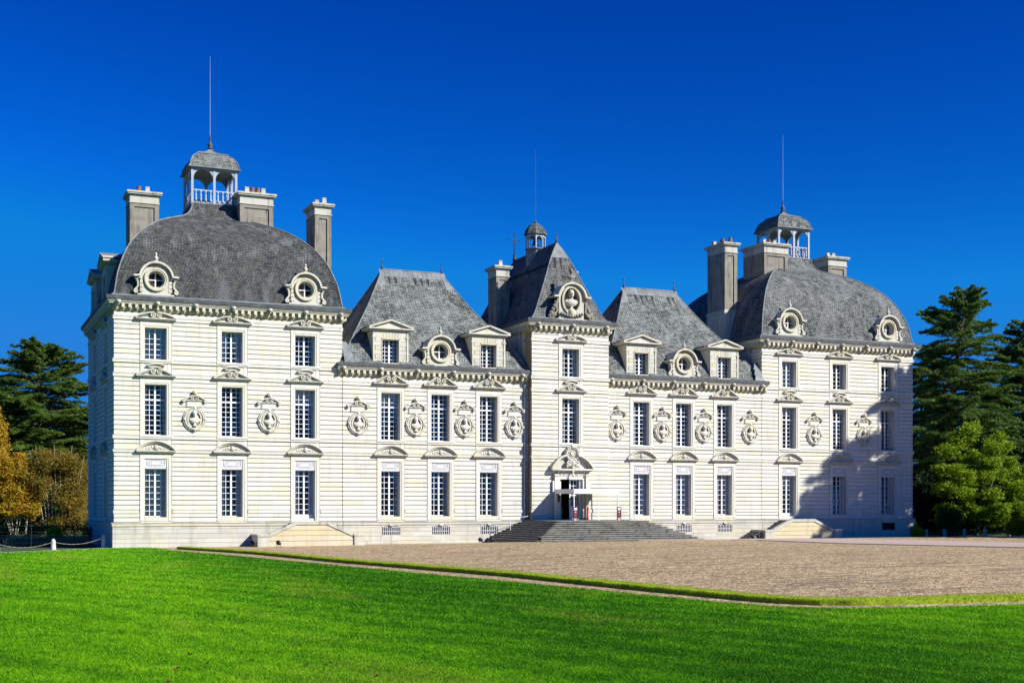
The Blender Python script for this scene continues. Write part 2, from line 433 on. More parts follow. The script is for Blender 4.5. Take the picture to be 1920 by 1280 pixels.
ZP = 1.75
OPS = [(2.0, 6.48), (7.7, 11.8), (13.0, 15.8)]
OPW = OPS[:2]
PC = (5.34, 0, -5.34)
def plinth(x0, x1, e0, e1, holes=()):
    mb = MB()
    cuts = [x0]+[q for h in holes for q in (h-.72, h+.72)]+[x1]
    for i in range(0, len(cuts), 2):
        for j, (a, b) in enumerate(((-.6, .30), (.315, .62), (.635, .97), (.985, 1.30), (1.315, 1.50))):
            mb.box(cuts[i]-(e0*.1 if i == 0 else 0), cuts[i+1]+(e1*.1 if i == len(cuts)-2 else 0), -.10, .45, a, b)
        mb.box(cuts[i]-(e0*.08 if i == 0 else 0), cuts[i+1]+(e1*.08 if i == len(cuts)-2 else 0), -.075, .44, -.5, 1.5)
    for h in holes:
        mb.box(h-.72, h+.72, -.10, .45, -.6, .74); mb.box(h-.72, h+.72, -.10, .45, 1.40, 1.5)
    mb.box(x0-e0*.15, x1+e1*.15, -.16, .45, 1.502, 1.70); mb.box(x0-e0*.2, x1+e1*.2, -.20, .44, 1.705, ZP+.012)
    return mb
# --- pavilions
BASEH = {1: (10.79, 14.79), -1: (-14.79, -10.79, -6.79)}
for sg in (-1, 1):
    xc = sg*26.705
    cols = sorted([xc+p for p in PC])
    x0, x1 = (-L_, -J_-.02) if sg < 0 else (J_+.02, L_)
    w = part(wall_face(x0, x1, ZP, 16.95, cols, OPS, 1 if sg < 0 else 0, 1 if sg > 0 else 0), 'wall', 'stone')
    part(plinth(x0, x1, sg < 0, sg > 0, () if sg < 0 else (32.05,)), 'plinth', 'base')
    # outer side and inner side
    side = wall_face(.06, DP, ZP, 16.95, [4.9, 12.1], OPS, 0, 0) if sg < 0 else wall_face(.06, DP, ZP, 16.95, [], OPS)
    # local x runs from front to back on the left face: mirror
    def place(mbx, xw, out):   # out=-1: faces -x ; local s -> +y, local y(into wall) -> +x
        q = MB(); q.merge(mbx, Matrix(((0, -out, 0, xw), (1, 0, 0, 0), (0, 0, 1, 0), (0, 0, 0, 1)))); return q
    part(place(side, -L_ if sg < 0 else L_, -1 if sg < 0 else 1), 'side_wall', 'stone')
    part(place(plinth(.12, DP, 0, 0), -L_ if sg < 0 else L_, -1 if sg < 0 else 1), 'side_plinth', 'base')
    inner = wall_face(.06, DP, 12.0, 16.95, [], OPS)
    part(place(inner, -J_-.02 if sg < 0 else J_+.02, 1 if sg < 0 else -1), 'inner_wall', 'stone')
    bk = MB(); bk.box(x0+.02, x1-.02, DP, DP+.5, -.5, 16.95); part(bk, 'rear_wall', 'stone')
# --- wings
for sg in (-1, 1):
    x0, x1 = (-J_+.02, -CB) if sg < 0 else (CB, J_-.02)
    cols = sorted([sg*c for c in (14.785, 10.785, 6.785)])
    part(wall_face(x0, x1, ZP, 13.05, cols, OPW), 'wall', 'stone')
    part(plinth(x0, x1, 0, 0, cols), 'plinth', 'base')
    bk = MB(); bk.box(x0, x1, DW, DW+.4, -.5, 13.3); part(bk, 'rear_wall', 'stone')
# --- central tower
cw = wall_face(-CB, CB, ZP, 16.95, [0], [(1.7, 5.3), (7.7, 11.8), (13.0, 15.8)], 1, 1)
cwall = MB(); cwall.merge(cw, Matrix.Translation((0, -PF, 0)))
part(cwall, 'wall', 'stone')
for sg in (-1, 1):
    s_ = MB()
    for z0, z1 in zsegs(-.3, 16.95):
        cs = courses(z0, z1)
        for i in range(len(cs)-1): s_.box(sg*CB-(.08 if sg > 0 else 0), sg*CB+(0 if sg > 0 else .08), -PF+.055, .6, cs[i]+GRV, cs[i+1])
    for z0, z1, pr, ac in BANDS: s_.box(min(sg*(CB+pr), sg*CB), max(sg*(CB+pr), sg*CB), -PF+.002, .0, z0, z1)
    s_.box(sg*(CB-.055)-.05, sg*(CB-.055)+.05, -PF+.06, .9, -.4, 16.9)
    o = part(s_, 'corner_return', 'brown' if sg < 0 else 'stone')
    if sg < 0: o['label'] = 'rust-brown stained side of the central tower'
    u_ = MB()
    for z0, z1 in zsegs(12.15, 16.95):
        cs = courses(z0, z1)
        for i in range(len(cs)-1): u_.box(sg*CB-(.08 if sg > 0 else 0), sg*CB+(0 if sg > 0 else .08), .602, 12.6, cs[i]+GRV, cs[i+1])
    u_.box(sg*(CB-.055)-.05, sg*(CB-.055)+.05, .91, 12.6, 12.2, 16.94)
    part(u_, 'side_wall', 'stone')
pl = MB(); pl.box(-CB-.08, CB+.08, -PF-.1, .1, -.5, 1.70); part(pl, 'plinth', 'base')
bk = MB(); bk.box(-CB, CB, 12.6, 13, 5, 16.95); part(bk, 'rear_wall', 'stone')
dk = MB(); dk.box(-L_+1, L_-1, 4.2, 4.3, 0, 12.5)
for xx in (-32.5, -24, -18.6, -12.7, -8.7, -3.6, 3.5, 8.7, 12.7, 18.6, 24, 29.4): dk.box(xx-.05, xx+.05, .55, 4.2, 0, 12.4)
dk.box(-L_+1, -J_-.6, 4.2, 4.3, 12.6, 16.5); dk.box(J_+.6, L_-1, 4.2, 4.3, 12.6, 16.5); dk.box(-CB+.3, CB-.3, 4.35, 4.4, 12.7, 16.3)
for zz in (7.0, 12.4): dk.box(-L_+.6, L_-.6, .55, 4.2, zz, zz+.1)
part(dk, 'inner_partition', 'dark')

# --- cornices and gutters
PRF = [(0,-1.0),(.06,-.99),(.07,-.90),(.13,-.87),(.13,-.56),(.35,-.53),(.36,-.44),(.42,-.42),(.44,-.34),(.50,-.315),(.50,-.285),(.0,-.28)]
GUT = [(.0,-.279),(.50,-.279),(.555,-.26),(.56,-.03),(.53,0),(.44,.0),(.42,-.06),(.0,-.06)]
def ring_prof(mb, prof, x0, x1, y0, y1, zt):
    vs = []; fs = []; n = len(prof)
    for o, z in prof: vs += [(x0-o,y0-o,zt+z),(x1+o,y0-o,zt+z),(x1+o,y1+o,zt+z),(x0-o,y1+o,zt+z)]
    for i in range(n-1):
        for k in range(4): fs.append((4*i+k, 4*i+(k+1)%4, 4*i+4+(k+1)%4, 4*i+4+k))
    mb.add(vs, fs)
def line_prof(mb, prof, x0, x1, y0, zt):
    mb.prismx([(y0-o, zt+z) for o, z in prof], x0, x1)
PITCH = .46
def blocks(mb, a, b, fn):
    n = int((b-a)/PITCH); off = (b-a-n*PITCH)/2
    for i in range(n+1): fn(mb, a+off+i*PITCH)
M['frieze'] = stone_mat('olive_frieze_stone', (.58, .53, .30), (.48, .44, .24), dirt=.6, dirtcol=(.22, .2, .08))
def cornice(x0, x1, y0, y1, zt, ring):
    mb = MB(); gt = MB(); lo = MB(); md = MB(); f_ = ring_prof if ring else None
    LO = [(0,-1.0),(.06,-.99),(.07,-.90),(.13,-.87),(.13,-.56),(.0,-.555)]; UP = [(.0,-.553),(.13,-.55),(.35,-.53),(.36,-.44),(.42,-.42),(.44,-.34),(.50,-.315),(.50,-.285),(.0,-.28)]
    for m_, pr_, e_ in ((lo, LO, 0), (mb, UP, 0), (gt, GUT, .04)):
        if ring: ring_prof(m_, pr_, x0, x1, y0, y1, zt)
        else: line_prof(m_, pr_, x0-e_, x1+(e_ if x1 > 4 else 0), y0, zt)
    def fb(m, s):
        m.box(s-.10, s+.10, y0-.345, y0-.12, zt-.80, zt-.545); m.box(s-.085, s+.085, y0-.20, y0-.06, zt-.90, zt-.802)
    blocks(md, x0+.1, x1-.1, fb)
    if ring:
        for xe, sgn in ((x0, -1), (x1, 1)):
            def fs_(m, s):
                a, b = sorted((xe+sgn*.12, xe+sgn*.345)); m.box(a, b, s-.10, s+.10, zt-.80, zt-.545)
            blocks(md, y0+.1, y1-.1, fs_)
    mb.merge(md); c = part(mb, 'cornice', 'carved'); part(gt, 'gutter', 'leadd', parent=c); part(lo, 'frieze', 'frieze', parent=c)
    return c
def lion_mesh():
    m = MB(); m.ball((0,-.02,0), .15, 1, .8, 1.0, 8); m.ball((0,-.15,-.05), .08, 1, 1, .9, 6)
    m.ball((-.11,0,.09), .055, 1, 1, 1, 6); m.ball((.11,0,.09), .055, 1, 1, 1, 6); m.box(-.07,.07,-.02,.1,-.2,-.08)
    return m.mesh('lion_head', M['greystone'])
LION = lion_mesh()
def lions(c, xs, y, z):
    for x in xs:
        o = bpy.data.objects.new('lion_head', LION); C.objects.link(o); o.parent = c; o.location = (x, y, z)
for sg in (-1, 1):
    x0, x1 = (-L_, -J_) if sg < 0 else (J_, L_)
    c = cornice(x0, x1, 0, DP, 17.45, True); lions(c, [x0+.25+i*2.64 for i in range(7)], -.50, 17.0)
    x0, x1 = (-J_-.42, -CB-.02) if sg < 0 else (CB+.02, J_+.42)
    c = cornice(x0, x1, 0, DW, 13.55, False); lions(c, [x0+.4+i*2.9 for i in range(6)], -.50, 13.1)
c = cornice(-CB, CB, -PF, 12.6, 17.6, True); lions(c, (-3.0, 0, 3.0), -PF-.50, 17.15)

# --- roofs
def curved_roof(x0, x1, y0, y1, prof, fx=1., fy=1., smooth=True, holes=()):
    """prof: (inset, z). Four separate faces with crisp hips."""
    mb = MB()
    P = [[(x0+t*fx, y0+t*fy, z), (x1-t*fx, y0+t*fy, z), (x1-t*fx, y1-t*fy, z), (x0+t*fx, y1-t*fy, z)] for t, z in prof]
    for k in range(4):
        vs = []; fs = []
        if k == 0 and holes:
            for i in range(len(P)-1):
                a, b, c_, d_ = P[i][0], P[i][1], P[i+1][1], P[i+1][0]
                hs_ = sorted([h for h in holes if h[2] <= a[2]+.02 and d_[2] <= h[3]+.02 or h[2] < (a[2]+d_[2])/2 < h[3]])
                L = [(a[0], d_[0])]+[(q, q) for h in hs_ for q in h[:2]]+[(b[0], c_[0])]
                for j in range(0, len(L), 2):
                    (l0, l1), (r0, r1) = L[j], L[j+1]; o = len(vs)
                    vs += [(l0,a[1],a[2]),(r0,a[1],a[2]),(r1,d_[1],d_[2]),(l1,d_[1],d_[2])]; fs.append((o,o+1,o+2,o+3))
            mb.add(vs, fs, False); continue
        for row in P: vs += [row[k], row[(k+1)%4]]
        for i in range(len(P)-1): fs.append((2*i, 2*i+1, 2*i+3, 2*i+2))
        mb.add(vs, fs, smooth)
    mb.add(P[-1], [(0,1,2,3)])
    hips = [[row[k] for row in P] for k in range(4)]
    return mb, hips
def densify(prof, n=5):
    out = []; m = len(prof)
    for i in range(m-1):
        p0 = prof[max(i-1,0)]; p1 = prof[i]; p2 = prof[i+1]; p3 = prof[min(i+2,m-1)]
        for k in range(n):
            t = k/n
            out.append(tuple(.5*((2*b)+(-a+c_)*t+(2*a-5*b+4*c_-d)*t*t+(-a+3*b-3*c_+d)*t**3) for a,b,c_,d in zip(p0,p1,p2,p3)))
    out.append(prof[-1]); return out
DOME = densify([(-.10,17.47),(.03,17.75),(.30,19.2),(.80,20.6),(1.35,21.6),(2.05,22.45),(2.9,23.2),(3.9,23.85),(5.0,24.35),(5.85,24.75),(6.3,25.25),(6.47,25.85)])
for sg in (-1, 1):
    x0, x1 = (-L_, -J_) if sg < 0 else (J_, L_)
    xh = sg*26.705; mb, hips = curved_roof(x0, x1, 0, DP-.2, DOME, 1, 1.0, True, [(xh+q-.5, xh+q+.5, 18.1, 19.4) for q in (-5.34, 5.34)])
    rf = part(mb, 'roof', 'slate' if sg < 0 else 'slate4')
    hp = MB()
    for h in hips: hp.tube(h, .055, 6)
    hp.box(x0+.06, x1-.06, -.16, .06, 17.40, 17.60); hp.box(x0-.16, x0+.06, -.16, DP-.2, 17.41, 17.61); hp.box(x1-.06, x1+.16, -.16, DP-.2, 17.41, 17.61)
    part(hp, 'hip_flashing', 'lead', parent=rf)
WR = [(-.42,13.50),(-.02,13.75),(.36,14.35),(1.1,15.40),(2.85,17.45),(4.0,18.85),(5.05,20.3),(6.1,21.82)]
for sg in (-1, 1):
    x0, x1 = (-J_, -CB) if sg < 0 else (CB, J_)
    mb, hips = curved_roof(x0+.1, x1-.1, 0, DW, densify(WR, 6), .81, 1., True, [(sg*c_-q, sg*c_+q, 13.0, zz) for c_, q, zz in ((14.785, .71, 15.5), (10.8, .55, 15.3), (6.785, .71, 15.5))])
    rf = part(mb, 'roof', 'slate2')
    hp = MB()
    for h in hips: hp.tube(h, .05, 6)
    xa, xb = x0+.1+6.1*.81, x1-.1-6.1*.81
    hp.tube([(xa,6.1,21.84),(xb,6.1,21.84)], .07, 6)
    # lead apron under the ridge and down the hips
    def sl(t): return 21.82+(t-6.1)*1.448
    for t0 in (5.68,):
        n = 14
        for i in range(n):
            a = xa-.28+(xb-xa+.56)*i/n; b = xa-.28+(xb-xa+.56)*(i+1)/n-.02
            hp.add([(a,t0,sl(t0)+.05),(b,t0,sl(t0)+.05),(b,6.08,sl(6.08)+.05),(a,6.08,sl(6.08)+.05),(a,t0,sl(t0)-.05),(b,t0,sl(t0)-.05)], [(0,1,2,3),(0,4,5,1)])
    for xe, s in ((xa, -1), (xb, 1)):
        t0 = 5.1
        xl = xe+s*(6.1-t0)*.81; xm = xl-s*.75
        q = [(xl-s*.01,t0,sl(t0)+.045),(xm,t0,sl(t0)+.045),(xe-s*.1,6.05,sl(6.05)+.045),(xe,6.08,sl(6.08)+.045),(xl-s*.01,t0,sl(t0)-.05),(xm,t0,sl(t0)-.05)]
        hp.add(q, [(0,1,2,3),(0,4,5,1)])
    part(hp, 'ridge_flashing', 'lead', parent=rf)
    for xe in (xa, xb):
        f = MB(); f.lathe([(.10,0),(.07,.25),(.03,.5),(.03,.62),(.07,.66),(.03,.72),(.07,.80),(.005,.9)], (0,0,0), 8)
        part(f, 'ridge_finial', 'leadd', (xe,6.1,21.85), parent=rf)
    # valley flashing beside the pavilion wall
    vf = MB()
    for k in range(3):
        xw = -sg*0; xp = (J_-.05)*sg; d = -sg
        vf.add([(xp, -.45+k*.3, 13.56+k*.5), (xp+d*(.9-.12*k), -.45+k*.3, 13.56+k*.5), (xp+d*(.6-.12*k), -.1+k*.3, 14.15+k*.5), (xp, -.1+k*.3, 14.15+k*.5)], [(0,1,2,3)])
    part(vf, 'valley_flashing', 'lead', parent=rf)
CR = densify([(-.05,17.60),(.45,18.25),(1.0,19.4),(1.75,21.0),(2.6,22.95),(3.38,24.25)], 4)
mb, hips = curved_roof(-CB, CB, -PF, 13.0, CR, 1., .76)
crf = part(mb, 'roof', 'slate3')
hp = MB()
for h in hips: hp.tube(h, .045, 6)
hp.tube([(0,1.9,24.27),(0,10.4,24.27)], .07, 6)
hp.box(-CB-.1, CB+.1, -PF-.2, -PF+.02, 17.55, 17.72)
yt = lambda t: -PF+.76*t
hp.add([(-.83,yt(2.6)-.03,22.95),(.83,yt(2.6)-.03,22.95),(0,yt(3.38)-.03,24.33),(-.83,yt(2.6)+.05,22.9),(.83,yt(2.6)+.05,22.9)], [(0,1,2),(0,3,4,1)])
part(hp, 'ridge_flashing', 'lead', parent=crf)
f = MB(); f.lathe([(.12,0),(.08,.25),(.03,.45),(.03,.55),(.07,.6),(.07,.66),(.02,.74)], (0,0,0), 8)
part(f, 'ridge_finial', 'leadd', (0,1.95,24.3), parent=crf)

# --- window joinery
def joinery(w, z0, z1, rows, transoms=(), kick=0):
    """frame in local coords, y .33-.40, glass at .37"""
    mb = MB(); h = w/2; y0, y1 = .42, .49
    mb.box(-h, -h+.06, y0, y1, z0, z1); mb.box(h-.06, h, y0, y1, z0, z1)
    mb.box(-h+.06, h-.06, y0, y1, z0, z0+.07+kick); mb.box(-h+.06, h-.06, y0, y1, z1-.06, z1)
    mb.box(-.06, .06, y0-.02, y1+.01, z0+.07+kick, z1-.06)
    zs = [z0+kick+(z1-z0-kick)*i/rows for i in range(1, rows)]
    for i, z in enumerate(zs):
        t = .055 if (i+1) in transoms else .018
        for a, b in ((-h+.06, -.06), (.06, h-.06)):
            mb.box(a, b, y0+(.012 if t < .03 else -.015), y1-.012, z-t, z+t)
    for x in (-h/2, h/2): mb.box(x-.018, x+.018, y0+.016, y1-.016, z0+kick+.06, z1-.06)
    gl = MB(); gl.add([(-h,.46,z0),(h,.46,z0),(h,.46,z1),(-h,.46,z1)], [(0,1,2,3)])
    return mb, gl
def curtain_mesh(w, z0, z1, seed, cover=1.):
    rnd = random.Random(seed); mb = MB()
    for side in (-1, 1):
        wd = w/2*cover; n = 24; vs = []; fs = []
        for i in range(n+1):
            x = side*(w/2-wd*i/n); y = .56+.03*math.sin(i*1.9+rnd.random()*.6)
            x2 = side*(w/2-wd*i/n*(.8 if cover < 1 else 1)); vs += [(x2,y,z0),(x,y,z1)]
        for i in range(n): fs.append((2*i,2*i+2,2*i+3,2*i+1))
        mb.add(vs, fs, True)
    return mb
WJ = {}
for key, (w, z0, z1, rows, tr, kick) in {
    'G': (1.5, 2.14, 5.52, 8, (), 0), 'D': (1.5, 1.80, 5.52, 8, (), .42), 'F': (1.5, 7.86, 11.42, 10, (7,), 0),
    'S': (1.5, 13.15, 15.38, 6, (), 0)}.items():
    a, b = joinery(w, z0, z1, rows, tr, kick); WJ[key] = (a.mesh('window', M['white']), b.mesh('pane', M['glass']), w, z0, z1)
CUR = {}
def curtain(key, cover):
    k = (key, cover)
    if k not in CUR:
        w, z0, z1 = WJ[key][2:]; CUR[k] = curtain_mesh(w, z0, z1, 3, cover).mesh('curtain', M['curtain'])
    return CUR[k]
def add_window(key, loc, rz=0, cur=None, blind=None):
    o = bpy.data.objects.new('window', WJ[key][0]); C.objects.link(o); o.parent = ch; o.location = loc; o.rotation_euler.z = rz
    p = bpy.data.objects.new('pane', WJ[key][1]); C.objects.link(p); p.parent = o
    if cur:
        c_ = bpy.data.objects.new('curtain', curtain(key, cur)); C.objects.link(c_); c_.parent = o
    if blind:
        w, z0, z1 = WJ[key][2:]
        b = MB(); b.box(-w/2+.05, w/2-.05, .53, .54, z1-(z1-z0)*blind, z1-.02); part(b, 'roller_blind', 'curtain', parent=o)
    return o
# --- stone surrounds
def surround(z0, o0, o1, z1, w=1.5, W=2.14, sill=True):
    mb = MB(); h = w/2; H = W/2; st = h+.11
    for s in (-1, 1):
        a, b = sorted((s*h, s*st)); mb.box(a, b, -.015, .52, z0, z1-.28)
        a, b = sorted((s*(st+.002), s*H)); mb.box(a, b, -.045, .52, z0, z1)
    mb.box(-st, st, -.045, .52, z1-.277, z1)
    mb.box(-h+.002, h-.002, -.015, .52, o1, z1-.28)
    if o0 > z0: mb.box(-h+.002, h-.002, -.03, .52, z0, o0)
    if sill: mb.box(-H-.05, H+.05, -.14, .1, z0-.12, z0-.0)
    return mb
SUR = {'G': surround(1.86, 2.12, 6.35, 6.50, sill=False).mesh('window_surround', M['stone']),
       'D': surround(1.78, 1.79, 6.35, 6.50, sill=False).mesh('window_surround', M['stone']),
       'F': surround(7.842, 7.86, 11.42, 11.80).mesh('window_surround', M['stone']),
       'S': surround(13.132, 13.15, 15.38, 15.79).mesh('window_surround', M['stone'])}
def arcpts(cx, cz, r, a0, a1, n=14): return [(cx+r*math.cos(R(a0+(a1-a0)*i/n)), cz+r*math.sin(R(a0+(a1-a0)*i/n))) for i in range(n+1)]
def volute(mb, cx, cz, r, y0, y1, s=1):
    mb.ring_xz((cx, cz), r*.62, r, y0, y1, 14); mb.ring_xz((cx, cz), .01, r*.34, y0-.02, y1, 8)
def ped_segment(W, rise, arch_extra=0):
    """closed segmental pediment over ground floor windows; base at z=0"""
    mb = MB(); h = W/2
    mb.box(-h+.14, h-.14, -.10, .02, -.16, -.08); mb.box(-h+.05, h-.05, -.20, .02, -.08, -.002); mb.box(-h, h, -.28, .02, 0, .07)
    Rr = (h*h+rise*rise)/(2*rise); a = math.degrees(math.asin(h/Rr))
    mb.band(arcpts(0, rise-Rr+.06, Rr, 90+a, 90-a, 18), .09, -.28, .02); mb.band(arcpts(0, rise-Rr-.05, Rr, 90+a*.93, 90-a*.93, 18), .08, -.18, .02)
    tp = arcpts(0, rise-Rr, Rr-.08, 90+a*.9, 90-a*.9, 14); mb.prism(tp[::-1], -.05, .02)
    mb.ball((0,-.1,rise*.45), .17, 1, .7, 1.15, 8)
    for s in (-1, 1):
        for i, (x, z, r) in enumerate(((.24,.28,.11),(.42,.22,.10),(.60,.2,.08),(.34,.12,.08),(.78,.14,.06),(.15,.13,.08))): mb.ball((s*x*W/2.75,-.07,z*rise/.62), r, 1.2, .6, .8, 6)
    return mb
def ped_scroll(W, rise, seg=True):
    """broken segmental pediment with a pair of volutes; base z=0"""
    mb = MB(); h = W/2
    mb.box(-h+.14, h-.14, -.10, .02, -.16, -.08); mb.box(-h+.05, h-.05, -.20, .02, -.08, -.002); mb.box(-h, h, -.28, .02, 0, .07)
    for s in (-1, 1):
        if seg:
            pts = [(s*h*(1-t)+s*.14*t, .10+(rise-.12)*math.sin(t*PI/2)**.9) for t in [i/10 for i in range(11)]]
        else:
            pts = [(s*(h-.02)*(1-t)+s*.16*t, .10+(rise-.14)*(t*t*(3-2*t)*.75+t*.25)) for t in [i/10 for i in range(11)]]
        mb.band(pts, .10, -.27, .02)
        mb.band([(x*.86, z*.78) for x, z in pts[2:]], .05, -.16, .02)
        volute(mb, s*.21, rise*.55+.02, .17, -.24, .02)
    mb.prism([(-h*.8,.07),(h*.8,.07),(h*.3,rise*.5),(-h*.3,rise*.5)], -.04, .02)
    mb.ball((0,-.1,rise*.3), .10, 1, .7, 1.3, 6)
    return mb
def ped_cap():
    """swan neck pediment with the bracketed block above"""
    mb = ped_scroll(2.75, .55, False)
    mb.band(arcpts(0, -.55, 1.42, 115, 65, 8), .08, -.24, .02); mb.band(arcpts(0, -.62, 1.40, 114, 66, 8), .06, -.16, .02)
    mb.box(-.5, .5, -.12, .02, .60, .74)
    return mb
PED = {'G': ped_segment(2.72, .68).mesh('pediment', M['carved']), 'S': ped_scroll(2.80, .50).mesh('pediment', M['carved']),
       'F': ped_cap().mesh('pediment', M['carved']), 'W': ped_scroll(2.85, .72, False).mesh('pediment', M['carved'])}
PZ = {'G': 6.70, 'S': 15.95, 'F': 11.98, 'W': 12.06}
def relief():
    mb = MB(); mb.box(-.75, .75, .03, .2, 5.52, 6.35)
    ln = MB()
    cz = 5.935
    for pts in ([(-.30,.18),(.30,.18),(.30,-.18),(-.30,-.18)],): ln.band([(x,cz+z) for x,z in pts], .018, .015, .04, True)
    out = []
    for s, a0, a1 in ((1,-90,90),(-1,90,270)):
        for p in arcpts(s*.44, cz, .17, a0, a1, 8): out.append(p)
    o2 = [(-.36,.27),(.36,.27)]
    ln.band(out, .018, .013, .04, True)
    ln.band([(-.62,cz-.20),(-.62,cz+.20),(-.5,cz+.27),(.5,cz+.27),(.62,cz+.20),(.62,cz-.20),(.5,cz-.27),(-.5,cz-.27)], .016, .016, .04, True)
    for x in (-.44,.44): ln.ring_xz((x,cz), .03, .05, .012, .04, 8)
    for x in (-.68,.68):
        for z in (-.34,.34): ln.ring_xz((x,cz+z), .005, .022, .012, .04, 6)
    return mb.mesh('relief_panel', M['relief']), ln.mesh('carved_lines', M['inkline'])
REL = relief()
def add_opening(key, x, y, rz=0, ped=None, cur=None, blind=None, rel=True):
    s = bpy.data.objects.new('window_surround', SUR[key]); C.objects.link(s); s.parent = ch; s.location = (x, y, 0); s.rotation_euler.z = rz
    k = ped or ('G' if key == 'D' else key)
    p = bpy.data.objects.new('pediment', PED[k]); C.objects.link(p); p.parent = s; p.location = (0, 0, PZ[k])
    if key in 'GD' and rel:
        for me in REL:
            q = bpy.data.objects.new(me.name, me); C.objects.link(q); q.parent = s
    add_window(key, (x, y, 0), rz, cur, blind)
CURT = {(-1,0,'G'):1., (-1,1,'G'):.45, (-1,2,'G'):.55, (-1,0,'S'):1., (-1,1,'S'):.8, (1,0,'S'):1.}
for sg in (-1, 1):
    xc = sg*26.705
    for i, c0 in enumerate((-5.34, 0, 5.34)):
        x = xc+c0
        door = (sg < 0 and i == 2) or (sg > 0 and i == 0)
        add_opening('D' if door else 'G', x, 0, cur=CURT.get((sg,i,'G'), .4), blind=.30 if sg > 0 and i == 0 else None)
        add_opening('F', x, 0, blind={(-1,2):.32,(1,0):.2,(1,1):.12}.get((sg,i)), cur=(.35, .22, .3)[i])
        add_opening('S', x, 0, cur=CURT.get((sg,i,'S'), .5 if i == 1 else .28))
    for i, c0 in enumerate(sorted(sg*c for c in (14.785, 10.785, 6.785))):
        add_opening('G', c0, 0, cur=.92 if sg > 0 else .3); add_opening('F', c0, 0, ped='W', cur=(.3, .2, .26)[i], blind=.28 if (sg, i) == (-1, 0) else None)
add_opening('F', 0, -PF, cur=.25); add_opening('S', 0, -PF, cur=.6)
for yy in (4.9, 12.1):
    for k in 'GFS': add_opening(k, -L_, yy, -PI/2)

# --- bust niches between the first floor windows
def bust_mb(sc=1.):
    m = MB()
    m.lathe([(.17,0),(.17,.05),(.09,.09),(.07,.15),(.12,.20)], (0,0,0), 10)
    m.ball((0,0,.38), .29, 1.15, .62, .72, 14); m.ball((-.25,.01,.42), .14, 1, .8, .9, 8); m.ball((.25,.01,.42), .14, 1, .8, .9, 8)
    m.lathe([(.12,.5),(.09,.62),(.09,.72)], (0,0,0), 8)
    m.ball((0,-.02,.84), .17, .85, 1.0, 1.22, 12); m.ball((0,-.19,.83), .032, .8, 1, 1.6, 6); m.ball((0,-.11,.72), .085, .8, 1, 1, 6)
    m.ball((0,.03,.92), .175, .98, 1.05, .9, 8)
    return m
def niche_parts():
    fr = MB()
    fr.ring_xz((0,0), .60, .70, -.16, .02, 28, 1.06); fr.ring_xz((0,0), .74, .80, -.10, .02, 28, 1.05); fr.ring_xz((0,0), .42, .52, -.12, .02, 28, 1.28)
    fr.ring_xz((0,0), .505, .62, -.05, .02, 24, 1.12)
    for a in (0, 180, 90, 270): fr.ball((.72*math.cos(R(a)), -.12, .76*math.sin(R(a))), .12, 1, .8, 1, 8)
    for a in range(20, 360, 40): fr.ball((.62*math.cos(R(a)), -.12, .7*math.sin(R(a))), .06, 1, .8, 1, 6)
    fr.ball((0,-.12,-.72), .16, 1.5, .8, .5, 8)
    # shell on top, tablet, pediment and ball
    bk = MB(); bk.lathe([(.46,0),(.46,.01)], (0,0,0), 24)
    bk2 = MB(); bk2.merge(bk, Matrix.Translation((0,-.012,0)) @ Matrix.Rotation(R(90), 4, 'X') @ Matrix.Diagonal((1,1.27,1,1)))
    tb = MB(); tb.box(-.55,.55,-.07,.02,.86,1.28); tb.band([(-.48,.92),(.48,.92),(.48,1.22),(-.48,1.22)], .03, -.09, 0, True)
    pd = MB()
    for s in (-1, 1):
        pd.band([(s*.80*(1-t)+s*.10*t, 1.30+.34*math.sin(t*PI/2)) for t in [i/8 for i in range(9)]], .09, -.24, .02)
        pd.ring_xz((s*.75,1.30), .04, .13, -.22, .02, 12); volute(pd, s*.17, 1.47, .12, -.2, .02)
    pd.box(-.62,.62,-.16,.02,1.30,1.37); pd.box(-.12,.12,-.16,.02,1.60,1.74); pd.ball((0,-.16,1.88), .17, 1,1,1,12)
    return fr, bk2, tb, pd
fr, bk2, tb, pd = niche_parts()
NM = [fr.mesh('bust_niche', M['carved']), bk2.mesh('niche_back', M['mossy']), tb.mesh('tablet', M['stone']), pd.mesh('niche_pediment', M['carved'])]
bb = MB(); bb.merge(bust_mb(), Matrix.Translation((0,-.13,-.50)) @ Matrix.Diagonal((1.05,.9,1.05,1))); BU = bb.mesh('bust', M['stone'])
for x in (-29.38, -24.05, -17.35, -12.82, -8.80, -4.62, 4.5, 8.75, 12.75, 17.35, 24.02, 29.36):
    o = bpy.data.objects.new('bust_niche', NM[0]); C.objects.link(o); o.parent = ch; o.location = (x, 0, 9.05)
    for me in NM[1:]+[BU]:
        q = bpy.data.objects.new(me.name, me); C.objects.link(q); q.parent = o

